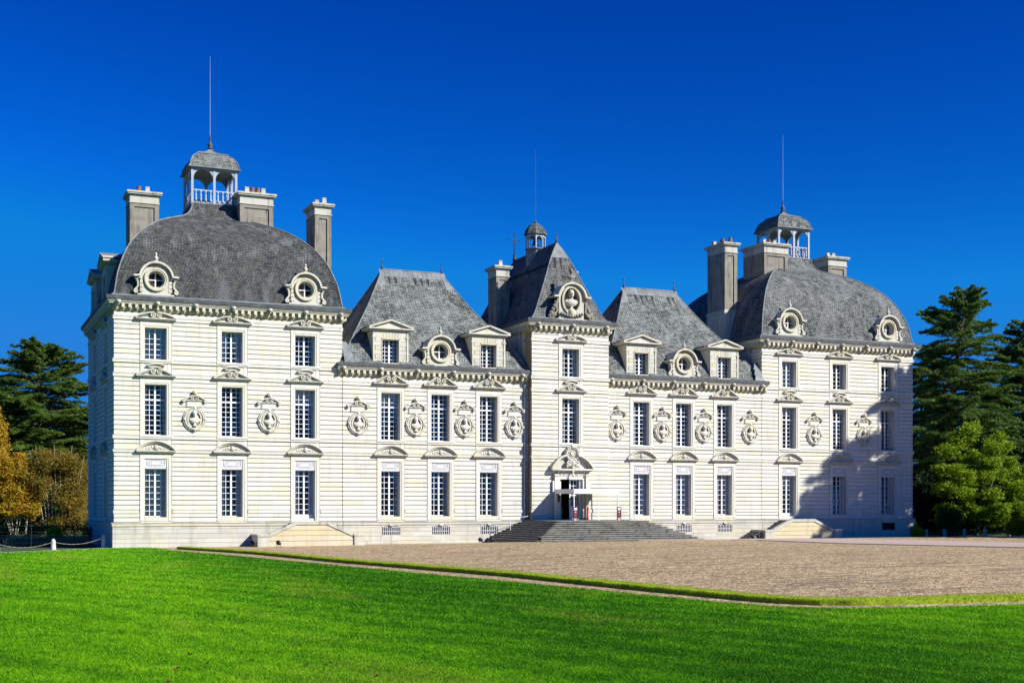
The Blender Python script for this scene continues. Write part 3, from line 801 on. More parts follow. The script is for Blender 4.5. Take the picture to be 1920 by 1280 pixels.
# --- round dormers
def oculus_dormer():
    body = MB(); r0 = .58; N = 40; vs = []; fs = []
    def bound(t):
        cx, cz = math.cos(t), math.sin(t)
        if cz >= 0: return 1.02
        k = min(1.02/max(1e-6, abs(cx)), 1.02/max(1e-6, abs(cz))); return k
    for k in range(N):
        t = 2*PI*k/N; c_, s_ = math.cos(t), math.sin(t); b = bound(t)
        vs += [(r0*c_,.0,r0*s_),(b*c_,.0,b*s_),(b*c_,1.9,b*s_),(r0*c_,.5,r0*s_)]
    for k in range(N):
        a = 4*k; b = 4*((k+1)%N)
        for i in range(3): fs.append((a+i, a+i+1, b+i+1, b+i))
        fs.append((a+3, a, b, b+3))
    body.add(vs, fs)
    body.ring_xz((0,0), .60, .84, -.12, .01, 32); body.ring_xz((0,0), .70, .80, -.16, -.1, 32)
    body.box(-1.25,1.25,-.06,1.2,-1.12,-1.0)
    for s in (-1, 1):
        for z in (-.75,-.45,-.15): a, b = sorted((s*.86, s*1.1)); body.box(a, b, -.03, .8, z-.12, z+.12)
    hood = MB()
    pts = [(-1.55,.20),(-1.18,.22)]+arcpts(0,.05,1.14,172,8,22)+[(1.18,.22),(1.55,.20)]
    hood.band(pts, .13, -.30, 1.7)
    hood.band([(x*.94, z*.93) for x, z in pts[1:-1]], .07, -.18, .8)
    for s in (-1, 1): a, b = sorted((s*1.0, s*1.42)); hood.box(a, b, -.16, .8, .02, .15)
    scr = [MB(), MB()]
    for s, scr_ in ((-1, scr[0]), (1, scr[1])):
        pts = [(s*1.30,.0),(s*1.22,-.3),(s*1.24,-.55),(s*1.42,-.75)]
        scr_.band(pts, .12, -.08, .35); scr_.ring_xz((s*1.38,-.86), .06, .16, -.12, .3, 14); scr_.ring_xz((s*1.38,-.86), .0, .05, -.12, .3, 8); scr_.ring_xz((s*1.32,0.0), .03, .09, -.12, .3, 10)
    fin = MB(); fin.box(-.16,.16,-.14,.2,1.14,1.30); fin.lathe([(.12,1.3),(.08,1.38),(.17,1.46),(.17,1.54),(.08,1.64),(.05,1.70),(.09,1.76),(.09,1.82),(.02,1.92)], (0,.03,0), 10)
    win = MB(); win.ring_xz((0,0), .50, .58, .30, .38, 28); win.box(-.04,.04,.31,.37,-.52,.52); win.box(-.52,-.045,.315,.365,-.03,.03); win.box(.045,.52,.315,.365,-.03,.03)
    pane = MB(); pane.merge(MB().lathe([(.55,0),(.55,.004)], (0,0,0), 24), Matrix.Translation((0,.36,0)) @ Matrix.Rotation(R(90), 4, 'X'))
    dkk = MB(); dkk.merge(MB().lathe([(.62,0),(.62,.01)], (0,0,0), 24), Matrix.Translation((0,.9,0)) @ Matrix.Rotation(R(90), 4, 'X'))
    return body, hood, scr, fin, win, pane, dkk
body, hood, scr, fin, win, pane, dkk = oculus_dormer()
od = part(body, 'oculus_dormer', 'carved', (-26.705-5.34,-.12,18.72))
part(hood, 'arched_hood', 'carved', parent=od); part(scr[0], 'scroll', 'carved', parent=od); part(scr[1], 'scroll', 'carved', parent=od); part(fin, 'urn_finial', 'greystone', parent=od)
part(win, 'round_window', 'white', parent=od); part(pane, 'pane', 'glass', parent=od); part(dkk, 'dark_recess', 'dark', parent=od)
for x, y, z in ((-21.37,-.12,18.72),(21.37,-.12,18.72),(32.0,-.12,18.72),(-10.8,-.05,14.70),(10.8,-.05,14.70)): dup(od, (x,y,z), parent=ch)

# --- pedimented dormers
def dormer():
    b = MB(); H = 1.4
    for s in (-1, 1):
        for i in range(7):
            z0 = .0+i*.33; a, c_ = sorted((s*.72, s*(H-.16-(.05 if i % 2 else 0)))); b.box(a, c_, .0, .5, z0+.02, z0+.33)
            a, c_ = sorted((s*(H-.14), s*H)); b.box(a, c_, -.04, .45, z0+.004, z0+.328)
        a, c_ = sorted((s*.70, s*(H-.03))); b.box(a, c_, .04, 3.4, -.2, 2.45)
        a, c_ = sorted((s*.66, s*.72)); b.box(a, c_, -.03, .4, .0, 1.90)
        a, c_ = sorted((s*(H-.20), s*(H+.06))); b.box(a, c_, -.07, .4, 1.93, 2.02)
    b.box(-.72,.72,-.03,.4,1.82,1.90)
    for i in range(9):   # voussoirs
        x0, x1 = -1.2+i*2.4/9, -1.2+(i+1)*2.4/9; k = .80
        b.prism([(x0*k+.012,1.91),(x1*k-.012,1.91),(x1-.012,2.46),(x0+.012,2.46)], -.002, .3)
    b.box(-.72,.72,.30,3.3,1.93,2.44); b.box(-.70,.70,-.05,.42,-.2,.06)
    p = MB()
    p.box(-1.62,1.62,-.16,3.2,2.47,2.56); p.box(-1.76,1.76,-.27,3.15,2.565,2.66)
    for s in (-1, 1): p.band([(s*1.74,2.70),(0,3.26)], .13, -.27, .4)
    p.prism([(-1.4,2.66),(1.4,2.66),(0,3.15)], -.08, .3)
    r = MB()
    r.add([(-1.8,-.22,2.74),(0,-.22,3.34),(1.8,-.22,2.74),(-1.8,3.6,2.74),(0,3.6,3.34),(1.8,3.6,2.74),(-1.8,-.22,2.69),(0,-.22,3.29),(1.8,-.22,2.69)],
          [(0,1,4,3),(1,2,5,4),(0,6,7,1),(1,7,8,2)])
    j, g_ = joinery(1.32, .04, 1.83, 6)
    dk_ = MB(); dk_.box(-.7,.7,1.6,1.62,.0,1.93)
    return b, p, r, j, g_, dk_
b, p, r, j, g_, dk_ = dormer()
dm = part(b, 'dormer_window', 'carved', (-14.785,.02,13.62))
part(p, 'dormer_pediment', 'carved', parent=dm); part(r, 'dormer_roof', 'lead', parent=dm); part(j, 'casement', 'white', parent=dm); part(g_, 'pane', 'glass', parent=dm); part(dk_, 'dark_recess', 'dark', parent=dm)
for x in (-6.785, 6.785, 14.785): dup(dm, (x,.02,13.62), parent=ch)
for y in (6.2, 13.4): dup(dm, (-L_+.05, y, 17.5), -PI/2, parent=ch, scale=1.2)

# --- statue dormer on the tower
sd = MB(); N = 40; vs = []; fs = []
for k in range(N):
    t = 2*PI*k/N; c_, s_ = math.cos(t), math.sin(t)
    rx, rz = .68, 1.02
    if s_ >= 0: bx, bz = 1.10*c_, 1.28*s_
    else:
        q = min(1.10/max(1e-6, abs(c_)), 1.55/max(1e-6, abs(s_))); bx, bz = q*c_, q*s_
    vs += [(rx*c_,0,rz*s_),(bx,0,bz),(bx,2.2,bz),(rx*c_,.6,rz*s_)]
for k in range(N):
    a = 4*k; b = 4*((k+1)%N)
    for i in range(3): fs.append((a+i,a+i+1,b+i+1,b+i))
    fs.append((a+3,a,b,b+3))
sd.add(vs, fs)
sd.ring_xz((0,0), .70, .86, -.12, .01, 32, 1.36)
sd.box(-1.3,1.3,-.1,1.5,-1.68,-1.5)
so = part(sd, 'statue_dormer', 'greystone', (0,-PF-.12,19.22))
hd = MB(); pts = [(-1.62,.22),(-1.22,.25)]+arcpts(0,.12,1.2,170,10,20)+[(1.22,.25),(1.62,.22)]
hd.band(pts, .14, -.32, 1.6); hd.band([(x*.93,z*.93) for x,z in pts[1:-1]], .07, -.2, .6)
part(hd, 'arched_hood', 'carved', parent=so)
bk = MB(); bk.merge(MB().lathe([(.72,0),(.72,.01)], (0,0,0), 24), Matrix.Translation((0,.5,0)) @ Matrix.Rotation(R(90),4,'X') @ Matrix.Diagonal((1,1.45,1,1)))
part(bk, 'niche_back', 'mossy', parent=so)
sb = MB(); sb.merge(bust_mb(), Matrix.Translation((0,.05,-.80)) @ Matrix.Scale(1.55, 4))
sb.lathe([(.12,-1.45),(.26,-1.3),(.30,-1.1),(.34,-.85),(.30,-.78)], (0,0,0), 10); part(sb, 'bust', 'greystone', parent=so)
sc_ = MB()
for s in (-1, 1):
    sc_.band([(s*1.15,.1),(s*1.3,-.4),(s*1.25,-.9),(s*1.6,-1.35)], .16, -.05, .5)
    for x, z, r in ((1.45,-.55,.2),(1.6,-.8,.18),(1.75,-1.1,.2),(1.5,-1.2,.22),(1.35,-.25,.14),(1.9,-1.35,.15)): sc_.ball((s*x,.05,z), r, 1, .7, 1, 8)
    sc_.ring_xz((s*1.75,-1.35), .08, .2, -.1, .3, 12)
for i in range(9): sc_.ball((-.9+i*.225,-.14,-1.15-.12*math.cos((i-4)*.5)), .13, 1, .7, 1, 7)
part(sc_, 'carved_garland', 'grey', parent=so)
tf = MB(); tf.box(-.2,.2,-.1,.3,1.36,1.5); tf.merge(bust_mb(), Matrix.Translation((0,.05,1.45)) @ Matrix.Scale(1.0,4)); part(tf, 'bust_finial', 'grey', parent=so)

# --- lanterns
def arch_panel(mb, x0, x1, zs, zt, y0, y1, n=12):
    r = (x1-x0)/2; cx = (x0+x1)/2
    pts = [(cx+r*math.cos(PI-PI*i/n), zs+r*math.sin(PI-PI*i/n)) for i in range(n+1)]
    for i in range(n):
        a, b = pts[i], pts[i+1]
        mb.prism([a, b, (b[0], zt), (a[0], zt)], y0, y1)
def rot4(mb):
    q = MB()
    for k in range(4): q.merge(mb, Matrix.Rotation(k*PI/2, 4, 'Z'))
    return q
def lantern():
    h = 1.66
    base = MB(); base.box(-h-.12,h+.12,-h-.12,h+.12,-.12,.06); base.box(-h-.05,h+.05,-h-.05,h+.05,-.7,-.12)
    fr1 = MB()
    for x in (-h, 0): fr1.box(x-.09, x+.09, -h-.09, -h+.09, .06, 2.78)
    for a, b in ((-h+.09,-.09),(.09,h-.09)): arch_panel(fr1, a, b, 1.92, 2.74, -h-.05, -h+.05)
    fr1.box(-h+.09,-.09,-h-.05,-h+.05,2.742,2.78); fr1.box(.09,h-.09,-h-.05,-h+.05,2.742,2.78)
    frame = rot4(fr1)
    cl = MB(); cl.box(-h,h,-h,h,2.785,2.84)
    bal = MB()
    for a, b in ((-h+.09,-.09),(.09,h-.09)):
        bal.box(a,b,-h-.04,-h+.04,1.02,1.10); bal.box(a,b,-h-.04,-h+.04,.10,.16)
        for i in range(4):
            x = a+(b-a)*(i+.5)/4
            bal.lathe([(.09,.16),(.09,.40),(.05,.48),(.09,.60),(.06,.74),(.035,.84),(.08,.92),(.08,1.02)], (x,-h,0), 8)
    bal = rot4(bal)
    rf, hp = curved_roof(-1.95,1.95,-1.95,1.95, densify([(-.02,2.80),(.10,2.95),(.17,3.25),(.42,3.7),(.85,4.02)],4))
    rf2, hp2 = curved_roof(-1.16,1.16,-1.16,1.16, densify([(0,4.0),(.03,4.08),(.6,4.28),(.95,4.50),(1.10,4.75)],3))
    e = MB(); e.box(-1.98,1.98,-1.98,1.98,2.75,2.805)
    for h_ in hp: e.tube(h_, .04, 6)
    for h_ in hp2: e.tube(h_, .035, 6)
    e.merge(rf2)
    fi = MB(); fi.lathe([(.20,4.68),(.24,4.74),(.12,4.82),(.20,4.95),(.20,5.05),(.08,5.2),(.05,5.4),(.09,5.46),(.04,5.55),(.07,5.62),(.03,5.7),(.025,5.75)], (0,0,0), 12)
    rod = MB(); rod.tube([(0,0,5.7),(0,0,9),(0,0,11.9)], [.022,.016,.009], 6)
    return base, frame, cl, bal, rf, e, fi, rod
base, frame, cl, bal, rfm, e, fi, rod = lantern()
LY = 8.4
ln = part(base, 'roof_lantern', 'lead', (-26.705,LY,25.87))
for mm, nm, mt in ((frame,'arcade','greypaint'),(cl,'ceiling','leadd'),(bal,'balustrade','greypaint'),(rfm,'lantern_roof','slate2'),(e,'lead_cap','lead'),(fi,'finial','leadd'),(rod,'lightning_rod','greypaint')): part(mm, nm, mt, parent=ln)
dup(ln, (26.705,LY,25.87), parent=ch)
# --- bell turret, cross
bt = MB(); bt.lathe([(.80,-2.2),(.80,.15),(.92,.2),(.92,.28)], (0,0,0), 8, False, ph=.5); bo = part(bt, 'bell_turret', 'lead', (0,6.05,24.2))
fr_ = MB()
for k in range(8):
    q = MB(); w_ = .80*math.sin(PI/8); ap = .80*math.cos(PI/8)
    q.box(-w_-.03,-w_+.06,-ap-.05,-ap+.06,.28,1.44); q.box(w_-.06,w_-.03,-ap-.04,-ap+.04,.28,1.44)
    arch_panel(q,-w_+.06,w_-.06,1.02,1.40,-ap-.03,-ap+.03,8); q.box(-w_,w_,-ap-.03,-ap+.04,1.402,1.46)
    fr_.merge(q, Matrix.Rotation(k*PI/4, 4, 'Z'))
part(fr_, 'arcade', 'greypaint', parent=bo)
d = MB(); d.lathe([(.98,1.44),(.98,1.50),(.93,1.6),(.86,1.85),(.70,2.1),(.45,2.33),(.15,2.45),(.10,2.5)], (0,0,0), 8, False, ph=.5); part(d, 'turret_dome', 'slate3', parent=bo)
d = MB(); d.lathe([(.30,.62),(.30,.66),(.22,.78),(.18,1.0),(.12,1.12),(.03,1.15)], (0,0,0), 14); d.tube([(0,0,1.1),(0,0,1.45)],.03); part(d, 'bell', 'iron', parent=bo)
d = MB(); d.lathe([(.14,2.48),(.16,2.55),(.06,2.65),(.04,2.8)], (0,0,0), 10); d.tube([(0,0,2.7),(0,0,6),(0,0,8.7)], [.028,.022,.012], 6); part(d, 'lightning_rod', 'leadd', parent=bo)
cr = MB(); cr.tube([(0,0,0),(0,0,2.45)], .028, 6); cr.tube([(-.5,0,1.75),(.5,0,1.75)], .028, 6); cr.lathe([(.16,-.1),(.18,.1),(.10,.25),(.14,.4),(.04,.55)], (0,0,0), 8)
cr.ring_xz((0,1.75), .17, .21, -.02, .02, 4); cr.ball((0,0,2.4),.06); cr.ball((.5,0,1.75),.06); cr.ball((-.5,0,1.75),.06); cr.tube([(-.07,0,.5),(-.07,0,1.6)],.015,4); cr.tube([(.07,0,.5),(.07,0,1.6)],.015,4)
part(cr, 'iron_cross', 'iron', (0,10.46,24.3))

# --- chimneys
def chimney(x0, x1, y0, y1, zb, zt, pots, mat='grey', ledge=None):
    h = zt-zb; sh = MB(); cx, cy = (x0+x1)/2, (y0+y1)/2; w, d = (x1-x0)/2, (y1-y0)/2
    zc = zt-.98
    sh.box(-w,w,-d,d,0,h-.98)
    # raised panel borders
    for yy in (-d-.045, d): pass
    bd = .24
    top = zc-zb-.06; bot = (ledge-zb+.05) if ledge else 0
    for a, b in ((-w-.085,-w+bd),(w-bd,w+.085)): sh.box(a,b,-d-.085,d+.085,bot,top+.02)
    sh.box(-w+bd,w-bd,-d-.083,d+.083,top-.22,top+.018)
    sh.box(-w-.083,w+.083,-d+bd,d-bd,top-.22,top+.016)
    if ledge: sh.box(-w+bd,w-bd,-d-.04,d+.04,bot,bot+.2)
    o = part(sh, 'chimney', mat, (cx,cy,zb))
    cp = MB()
    for a, z0, z1 in ((.14,-1.0,-.93),(.09,-.93,-.50),(.10,-.50,-.42),(.18,-.42,-.34),(.27,-.34,-.24),(.33,-.24,-.16),(.30,-.16,-.10)): cp.box(-w-a,w+a,-d-a,d+a,h+z0+.001,h+z1)
    cp.box(-w+.2,w-.2,-d-.06,-d+.1,h-.86,h-.58)
    cp.box(-w-.06,-w+.1,-d+.25,d-.25,h-.86,h-.58)
    part(cp, 'chimney_cap', 'greystone', parent=o)
    if ledge:
        lb = MB(); lh = ledge-zb
        lb.box(-w-.12,w+.12,-d-.12,d+.12,0,lh-.25); lb.box(-w-.2,w+.2,-d-.2,d+.2,lh-.25,lh-.1); lb.box(-w-.12,w+.12,-d-.12,d+.12,lh-.1,lh+.08)
        part(lb, 'chimney_base', 'greystone', parent=o)
    n = len(pots)
    for i, pm in enumerate(pots):
        if x1-x0 > 1.4 or n == 1: px, py = -w+.35+(2*w-.7)*(i+.5)/n, -d*.35
        else: px, py = (-w*.3 if i % 2 else w*.3), -d+.3+(2*d-.6)*i/max(1, n-1)
        p_ = MB(); s_ = .21 if pm != 'terra' else .16
        p_.lathe([(s_*1.25,h-.1),(s_*.95,h+.35),(s_*1.1,h+.36),(s_*1.1,h+.42),(s_*.7,h+.421),(s_*.7,h+.2)], (px,py,0), 4 if pm != 'terra' else 10, False, ph=.5)
        part(p_, 'chimney_pot', pm, parent=o)
    return o
chimney(-24.95,-22.57,5.4,7.0,22.6,26.86,('potw','terra','terra','potw'))
chimney(22.57,24.95,5.4,8.6,22.6,26.86,('potw','terra','potw'))
chimney(-32.83,-30.88,7.0,9.1,19.5,26.55,('terra','potw'))
chimney(30.88,32.83,7.0,10.2,19.5,26.55,('potw','potw'))
chimney(-19.24,-18.1,5.0,7.4,13.5,26.45,('potw','potw','terra'), ledge=20.3)
chimney(18.1,19.24,5.0,7.7,13.5,26.45,('terra','terra','terra','potw'), ledge=20.3)
chimney(-3.55,-2.55,6.0,7.6,15.0,22.95,('potw',))
chimney(2.55,3.55,6.0,7.6,15.0,22.95,('potw',))

# --- portal
DY = -PF
pt = MB()
for s in (-1, 1):
    a, b = sorted((s*1.03, s*1.25)); pt.box(a,b,-.10,.5,1.79,5.02)
    a, b = sorted((s*1.25, s*1.50)); pt.box(a,b,-.24,.05,1.79,5.30); a, b = sorted((s*1.22, s*1.54)); pt.box(a,b,-.28,.04,1.79,2.1)
    a, b = sorted((s*1.20, s*1.56)); pt.box(a,b,-.32,.04,5.30,5.42); a, b = sorted((s*1.46, s*1.66)); pt.box(a,b,-.2,.05,3.9,4.9)
pt.box(-1.25,1.25,-.10,.5,5.02,5.30); pt.box(-1.19,1.19,-.16,.05,5.30,5.64)
po = part(pt, 'doorway', 'stone', (0,DY,0))
pp = MB(); pp.box(-1.7,1.7,-.36,.05,5.645,5.72); pp.box(-1.85,1.85,-.5,.05,5.722,5.85)
aa = arcpts(0,4.95,2.05,154,26,20)
pp.band([q for q in aa if q[0] < -.45], .14, -.5, .05); pp.band([q for q in aa if q[0] > .45], .14, -.5, .05)
pp.band([(x*.9,z-.08) for x,z in aa], .07, -.3, .05); pp.prism([(x*.86, z-.1) for x, z in arcpts(0,4.95,2.0,154,26,14)][::-1], -.12, .05)
part(pp, 'pediment', 'carved', parent=po)
fz = MB(); rnd = random.Random(4)
for i in range(34): fz.ball((-1.1+2.2*i/33,-.18,5.47+rnd.uniform(-.08,.08)), rnd.uniform(.05,.085), 1, .6, 1, 6)
part(fz, 'carved_frieze', 'mossy', parent=po)
cs = MB(); cs.ring_xz((0,7.05), .40, .62, -.34, .05, 28); cs.ring_xz((0,7.05), .001, .40, -.24, .05, 20); cs.ring_xz((0,7.05), .26, .32, -.30, -.2, 20)
for k in range(18): cs.ball((.53*math.cos(2*PI*k/18),-.34,7.05+.53*math.sin(2*PI*k/18)), .10, 1, .7, 1, 6)
cs.ball((0,-.3,7.62), .2, 1, .8, .8, 8); cs.prism([(-.18,7.22),(.18,7.22),(.18,6.98),(0,6.82),(-.18,6.98)], -.36, -.2)
for k in range(4): cs.ball((.0,-.26,6.98+.09*k), .05)
for x, z, r in ((0,6.3,.25),(-.3,6.15,.18),(.3,6.15,.18),(-.5,6.05,.13),(.5,6.05,.13),(0,5.95,.16),(-.15,6.5,.12),(.2,6.5,.12),(0,5.65,.13),(0,5.4,.12),(.05,5.2,.09)): cs.ball((x,-.42,z), r, 1, .6, 1, 8)
for s in (-1, 1): cs.ring_xz((s*.36,6.32), .08, .2, -.5, -.1, 12)
part(cs, 'coat_of_arms', 'greystone', parent=po)
# door leaf (right one half glazed), open left side
dl = MB(); dl.box(.03,1.0,.30,.36,1.80,2.9); dl.box(.03,.13,.30,.36,2.9,5.0); dl.box(.92,1.0,.30,.36,2.9,5.0); dl.box(.13,.92,.30,.36,4.93,5.0); dl.box(.13,.92,.30,.36,3.72,3.80)
for x in (.39,.66): dl.box(x-.02,x+.02,.31,.35,2.9,4.93)
for z in (3.3,4.1,4.5): dl.box(.13,.92,.312,.348,z-.02,z+.02)
part(dl, 'door_leaf', 'white', parent=po)
dg = MB(); dg.add([(.1,.335,2.9),(.95,.335,2.9),(.95,.335,4.95),(.1,.335,4.95)], [(0,1,2,3)]); part(dg, 'pane', 'glass', parent=po)
dd = MB(); dd.box(-1.5,1.5,3.2,3.25,1.5,5.3); dd.box(-1.55,-1.5,.5,3.2,1.5,5.3); dd.box(1.5,1.55,.5,3.2,1.5,5.3); dd.box(-1.5,1.5,.5,3.2,5.25,5.3); dd.box(-1.5,1.5,.0,3.2,1.70,1.78); part(dd, 'dark_hall', 'dark', parent=po)
ol = MB(); ol.box(-1.02,-.97,.45,1.4,1.8,5.0); part(ol, 'door_leaf', 'white', parent=po)
lm = MB(); lm.lathe([(.03,3.2),(.09,3.3),(.09,3.7),(.03,3.85)], (-1.14,-.2,0), 8); part(lm, 'wall_lantern', 'iron', parent=po)

# --- steps
st = MB(); nst = 10; zb = .30; ht = (1.79-zb)/nst
for i in range(nst):
    k = nst-1-i; ex = 3.9+.335*k; fy = -6.3-.335*k
    z0 = zb+i*ht if i else -.3
    st.box(-ex, ex, fy, -.08+ -.003*i if False else -.10-.002*i, z0 if i == 0 else zb+i*ht-.002, zb+(i+1)*ht-.055)
    st.box(-ex-.07, ex+.07, fy-.07, -.11-.002*i, zb+(i+1)*ht-.055, zb+(i+1)*ht)
part(st, 'front_steps', 'step')
# --- side stairs against the pavilions
for sg in (-1, 1):
    xc = sg*21.40; a = MB()
    xl = lambda z: 3.12 if z <= .66 else 3.12-(z-.66)*1.94/.86
    for z0, z1 in ((-.4,.40),(.425,.78),(.805,1.14),(1.165,1.52)):
        pz = [(-xl(z0),z0),(xl(z0),z0)]+([(3.12,.66)] if z0 < .66 < z1 else [])+[(xl(z1),z1),(-xl(z1),z1)]+([(-3.12,.66)] if z0 < .66 < z1 else [])
        a.prism(pz, -2.0, -1.74)
    a.prism([(-3.1,-.4),(3.1,-.4),(3.1,.64),(1.17,1.50),(-1.17,1.50),(-3.1,.64)], -1.95, -1.72)
    o = part(a, 'side_steps', 'sand', (xc,0,0))
    b = MB()
    for s in (-1, 1):
        p = [(s*3.14,.68),(s*1.16,1.55),(s*1.16,1.80),(s*3.14,.92)]
        b.prism(p if s > 0 else p[::-1], -2.06, -1.66); 
    b.box(-1.158,1.158,-2.055,-1.66,1.56,1.795)
    part(b, 'coping', 'greystone', parent=o)
    for s in (-1, 1):
        c_ = MB(); x_, y_ = sorted((s*3.15,s*3.93)); c_.box(x_,y_,-2.1,-.12,-.4,.74); x_, y_ = sorted((s*3.12,s*3.97)); c_.box(x_,y_,-2.14,-.115,.745,.90)
        part(c_, 'end_block', 'base', parent=o)
    d_ = MB(); d_.box(-1.2,1.2,-1.715,-.21,-.3,1.70)
    for s in (-1, 1):
        for i in range(6): x_, y_ = sorted((s*(1.2+.32*i), s*(1.2+.32*(i+1)))); d_.box(x_-.002,y_+.002,-1.715+.001*i,-.21-.001*i,-.3,1.55-.19*i)
    part(d_, 'tread', 'step', parent=o)
    if sg > 0:
        d_ = MB(); s = -1
        for i in range(5): x_, y_ = sorted((s*(3.96+.3*i), s*(3.96+.3*(i+1)))); d_.box(x_-.002,y_+.002,-1.7+.001*i,-.21-.001*i,-.3,.72-.15*i)
        part(d_, 'tread', 'step', parent=o)
# --- basement windows with grilles
def basement(x, y):
    m = MB(); m.box(x-.72,x+.72,y+.16,y+.2,.7,1.45); o = part(m, 'basement_window', 'dark')
    g_ = MB()
    for i in range(9): q = x-.62+i*1.24/8; g_.box(q-.018,q+.018,y-.0,y+.04,.74,1.40)
    g_.box(x-.66,x+.66,y-.012,y+.05,.98,1.01); g_.box(x-.68,x+.68,y-.012,y+.05,1.30,1.33); part(g_, 'grille', 'white', parent=o)
    k = MB(); k.box(x-.15,x+.15,y-.12,y+.05,1.40,1.56); k.prism([(x-.72,1.33),(x-.5,1.40),(x-.2,1.44),(x+.2,1.44),(x+.5,1.40),(x+.72,1.33),(x+.72,1.5),(x-.72,1.5)], y-.03, y+.05); part(k, 'keystone', 'base', parent=o)
for x in (-14.785,-10.785,-6.785,10.785,14.785): basement(x, -.09)
m = MB(); m.box(32.05-.72,32.05+.72,.1,.2,.7,1.45); part(m, 'basement_window', 'dark')
# --- drain pipes
def pipe(x, y, z0, z1, mat='leadd', jog=None):
    m = MB(); pts = [(x,y,z0),(x,y,z1)]
    if jog: pts += jog
    m.tube(pts, .055, 8)
    z = z0+.4
    while z < z1: m.tube([(x,y,z),(x,y,z+.08)], .075, 8); z += 1.9
    m.tube([(x,y,z1-.15),(x,y,z1+.1)], [.07,.14], 8)
    part(m, 'drainpipe', mat)
pipe(-3.78,-.14,ZP-.1,12.3,'greypaint'); pipe(-3.62,-.12,ZP-.1,6.0,'brown')
pipe(-3.55,1.3,14.2,16.9,'greypaint'); pipe(18.35,1.6,14.6,16.8,'greypaint',None)
for x, y in ((-18.55,.0),(18.55,.0)):
    pass

# ================================================================== things by the door
# canopy
cn = thing('entrance_canopy', 'white canvas canopy on thin posts over the entrance landing', 'canopy', (.35,-2.8,1.79))
def canvas():
    m = MB(); hx, y0, y1, zt, zb = 1.92, -1.6, 1.75, 2.42, 2.06
    n = 10
    # roof with a gentle sag, hanging valances
    vs = []; fs = []
    for i in range(n+1):
        for j in range(n+1):
            x = -hx+2*hx*i/n; y = y0+(y1-y0)*j/n; vs.append((x,y,zt-.06*math.sin(PI*i/n)*math.sin(PI*j/n)))
    for i in range(n):
        for j in range(n): a = i*(n+1)+j; fs.append((a,a+n+1,a+n+2,a+1))
    m.add(vs, fs, True)
    m.box(-hx-.01,hx+.01,y0-.012,y0,zb,zt); m.box(-hx-.012,-hx,y0,y1,zb+.02,zt); m.box(hx,hx+.012,y0,y1,zb+.02,zt); m.box(-hx,hx,y1,y1+.012,zb+.02,zt)
    return m
canvas().build('canopy_cloth', M['canvas'], cn)
sw = MB(); sw.band([(-1.6+3.2*i/16, 2.38-.26*math.sin(PI*i/16)) for i in range(17)], .02, -1.63, -1.615); sw.build('valance_piping', M['palegrass'] if False else M['curtain'], cn)
for x in (-1.9, 1.9):
    for y in (-1.58, 1.72):
        p = MB(); p.box(-.03,.03,-.03,.03,0,2.4); p.box(-.09,.09,-.09,.09,0,.02); p.build('post', M['white'], cn, (x,y,0))
def sign(x, y, label):
    t = thing('notice_stand', label, 'sign', (x,y,1.79), .12, 'dark red notice stands on the landing')
    p = MB(); p.box(-.2,.2,-.02,.02,.22,1.05); p.build('panel', M['red'], t)
    p = MB(); p.box(-.2,.2,-.02,.02,.0,.18); p.build('lower_panel', M['red'], t)
    w = MB()
    for z0, h_, hw in ((.93,.05,.15),(.85,.05,.13),(.79,.03,.14),(.62,.05,.07),(.42,.03,.03)): w.box(-hw,hw,-.024,-.0205,z0,z0+h_)
    for z0, h_, hw in ((.12,.035,.13),(.06,.03,.10),(.02,.02,.14)): w.box(-hw,hw,-.024,-.0205,z0,z0+h_)
    w.build('lettering', M['white'], t)
    b = MB(); b.box(-.17,-.14,.02,.06,0,1.0); b.box(.14,.17,.02,.06,0,1.0); b.build('frame', M['iron'], t)
sign(-1.53, -4.56, 'dark red notice stand before the open door at the left canopy post')
sign(2.24, -4.56, 'dark red notice stand at the right canopy post in front of plain wall')
ex = thing('red_bollard_roll', 'bright red slim upright tube beside the doorway under the canopy', 'barrier post', (1.28,-1.12,1.79))
m = MB(); m.lathe([(.13,0),(.13,.06),(.10,.08),(.10,.95),(.07,1.03),(.02,1.06)], (0,0,0), 14); m.build('tube', M['brightred'], ex)
m = MB(); m.tube([(0,0,1.04),(.0,-.05,1.12),(.08,-.05,1.12)], .02); m.build('handle', M['black'], ex)
ex.name = 'barrier_post'
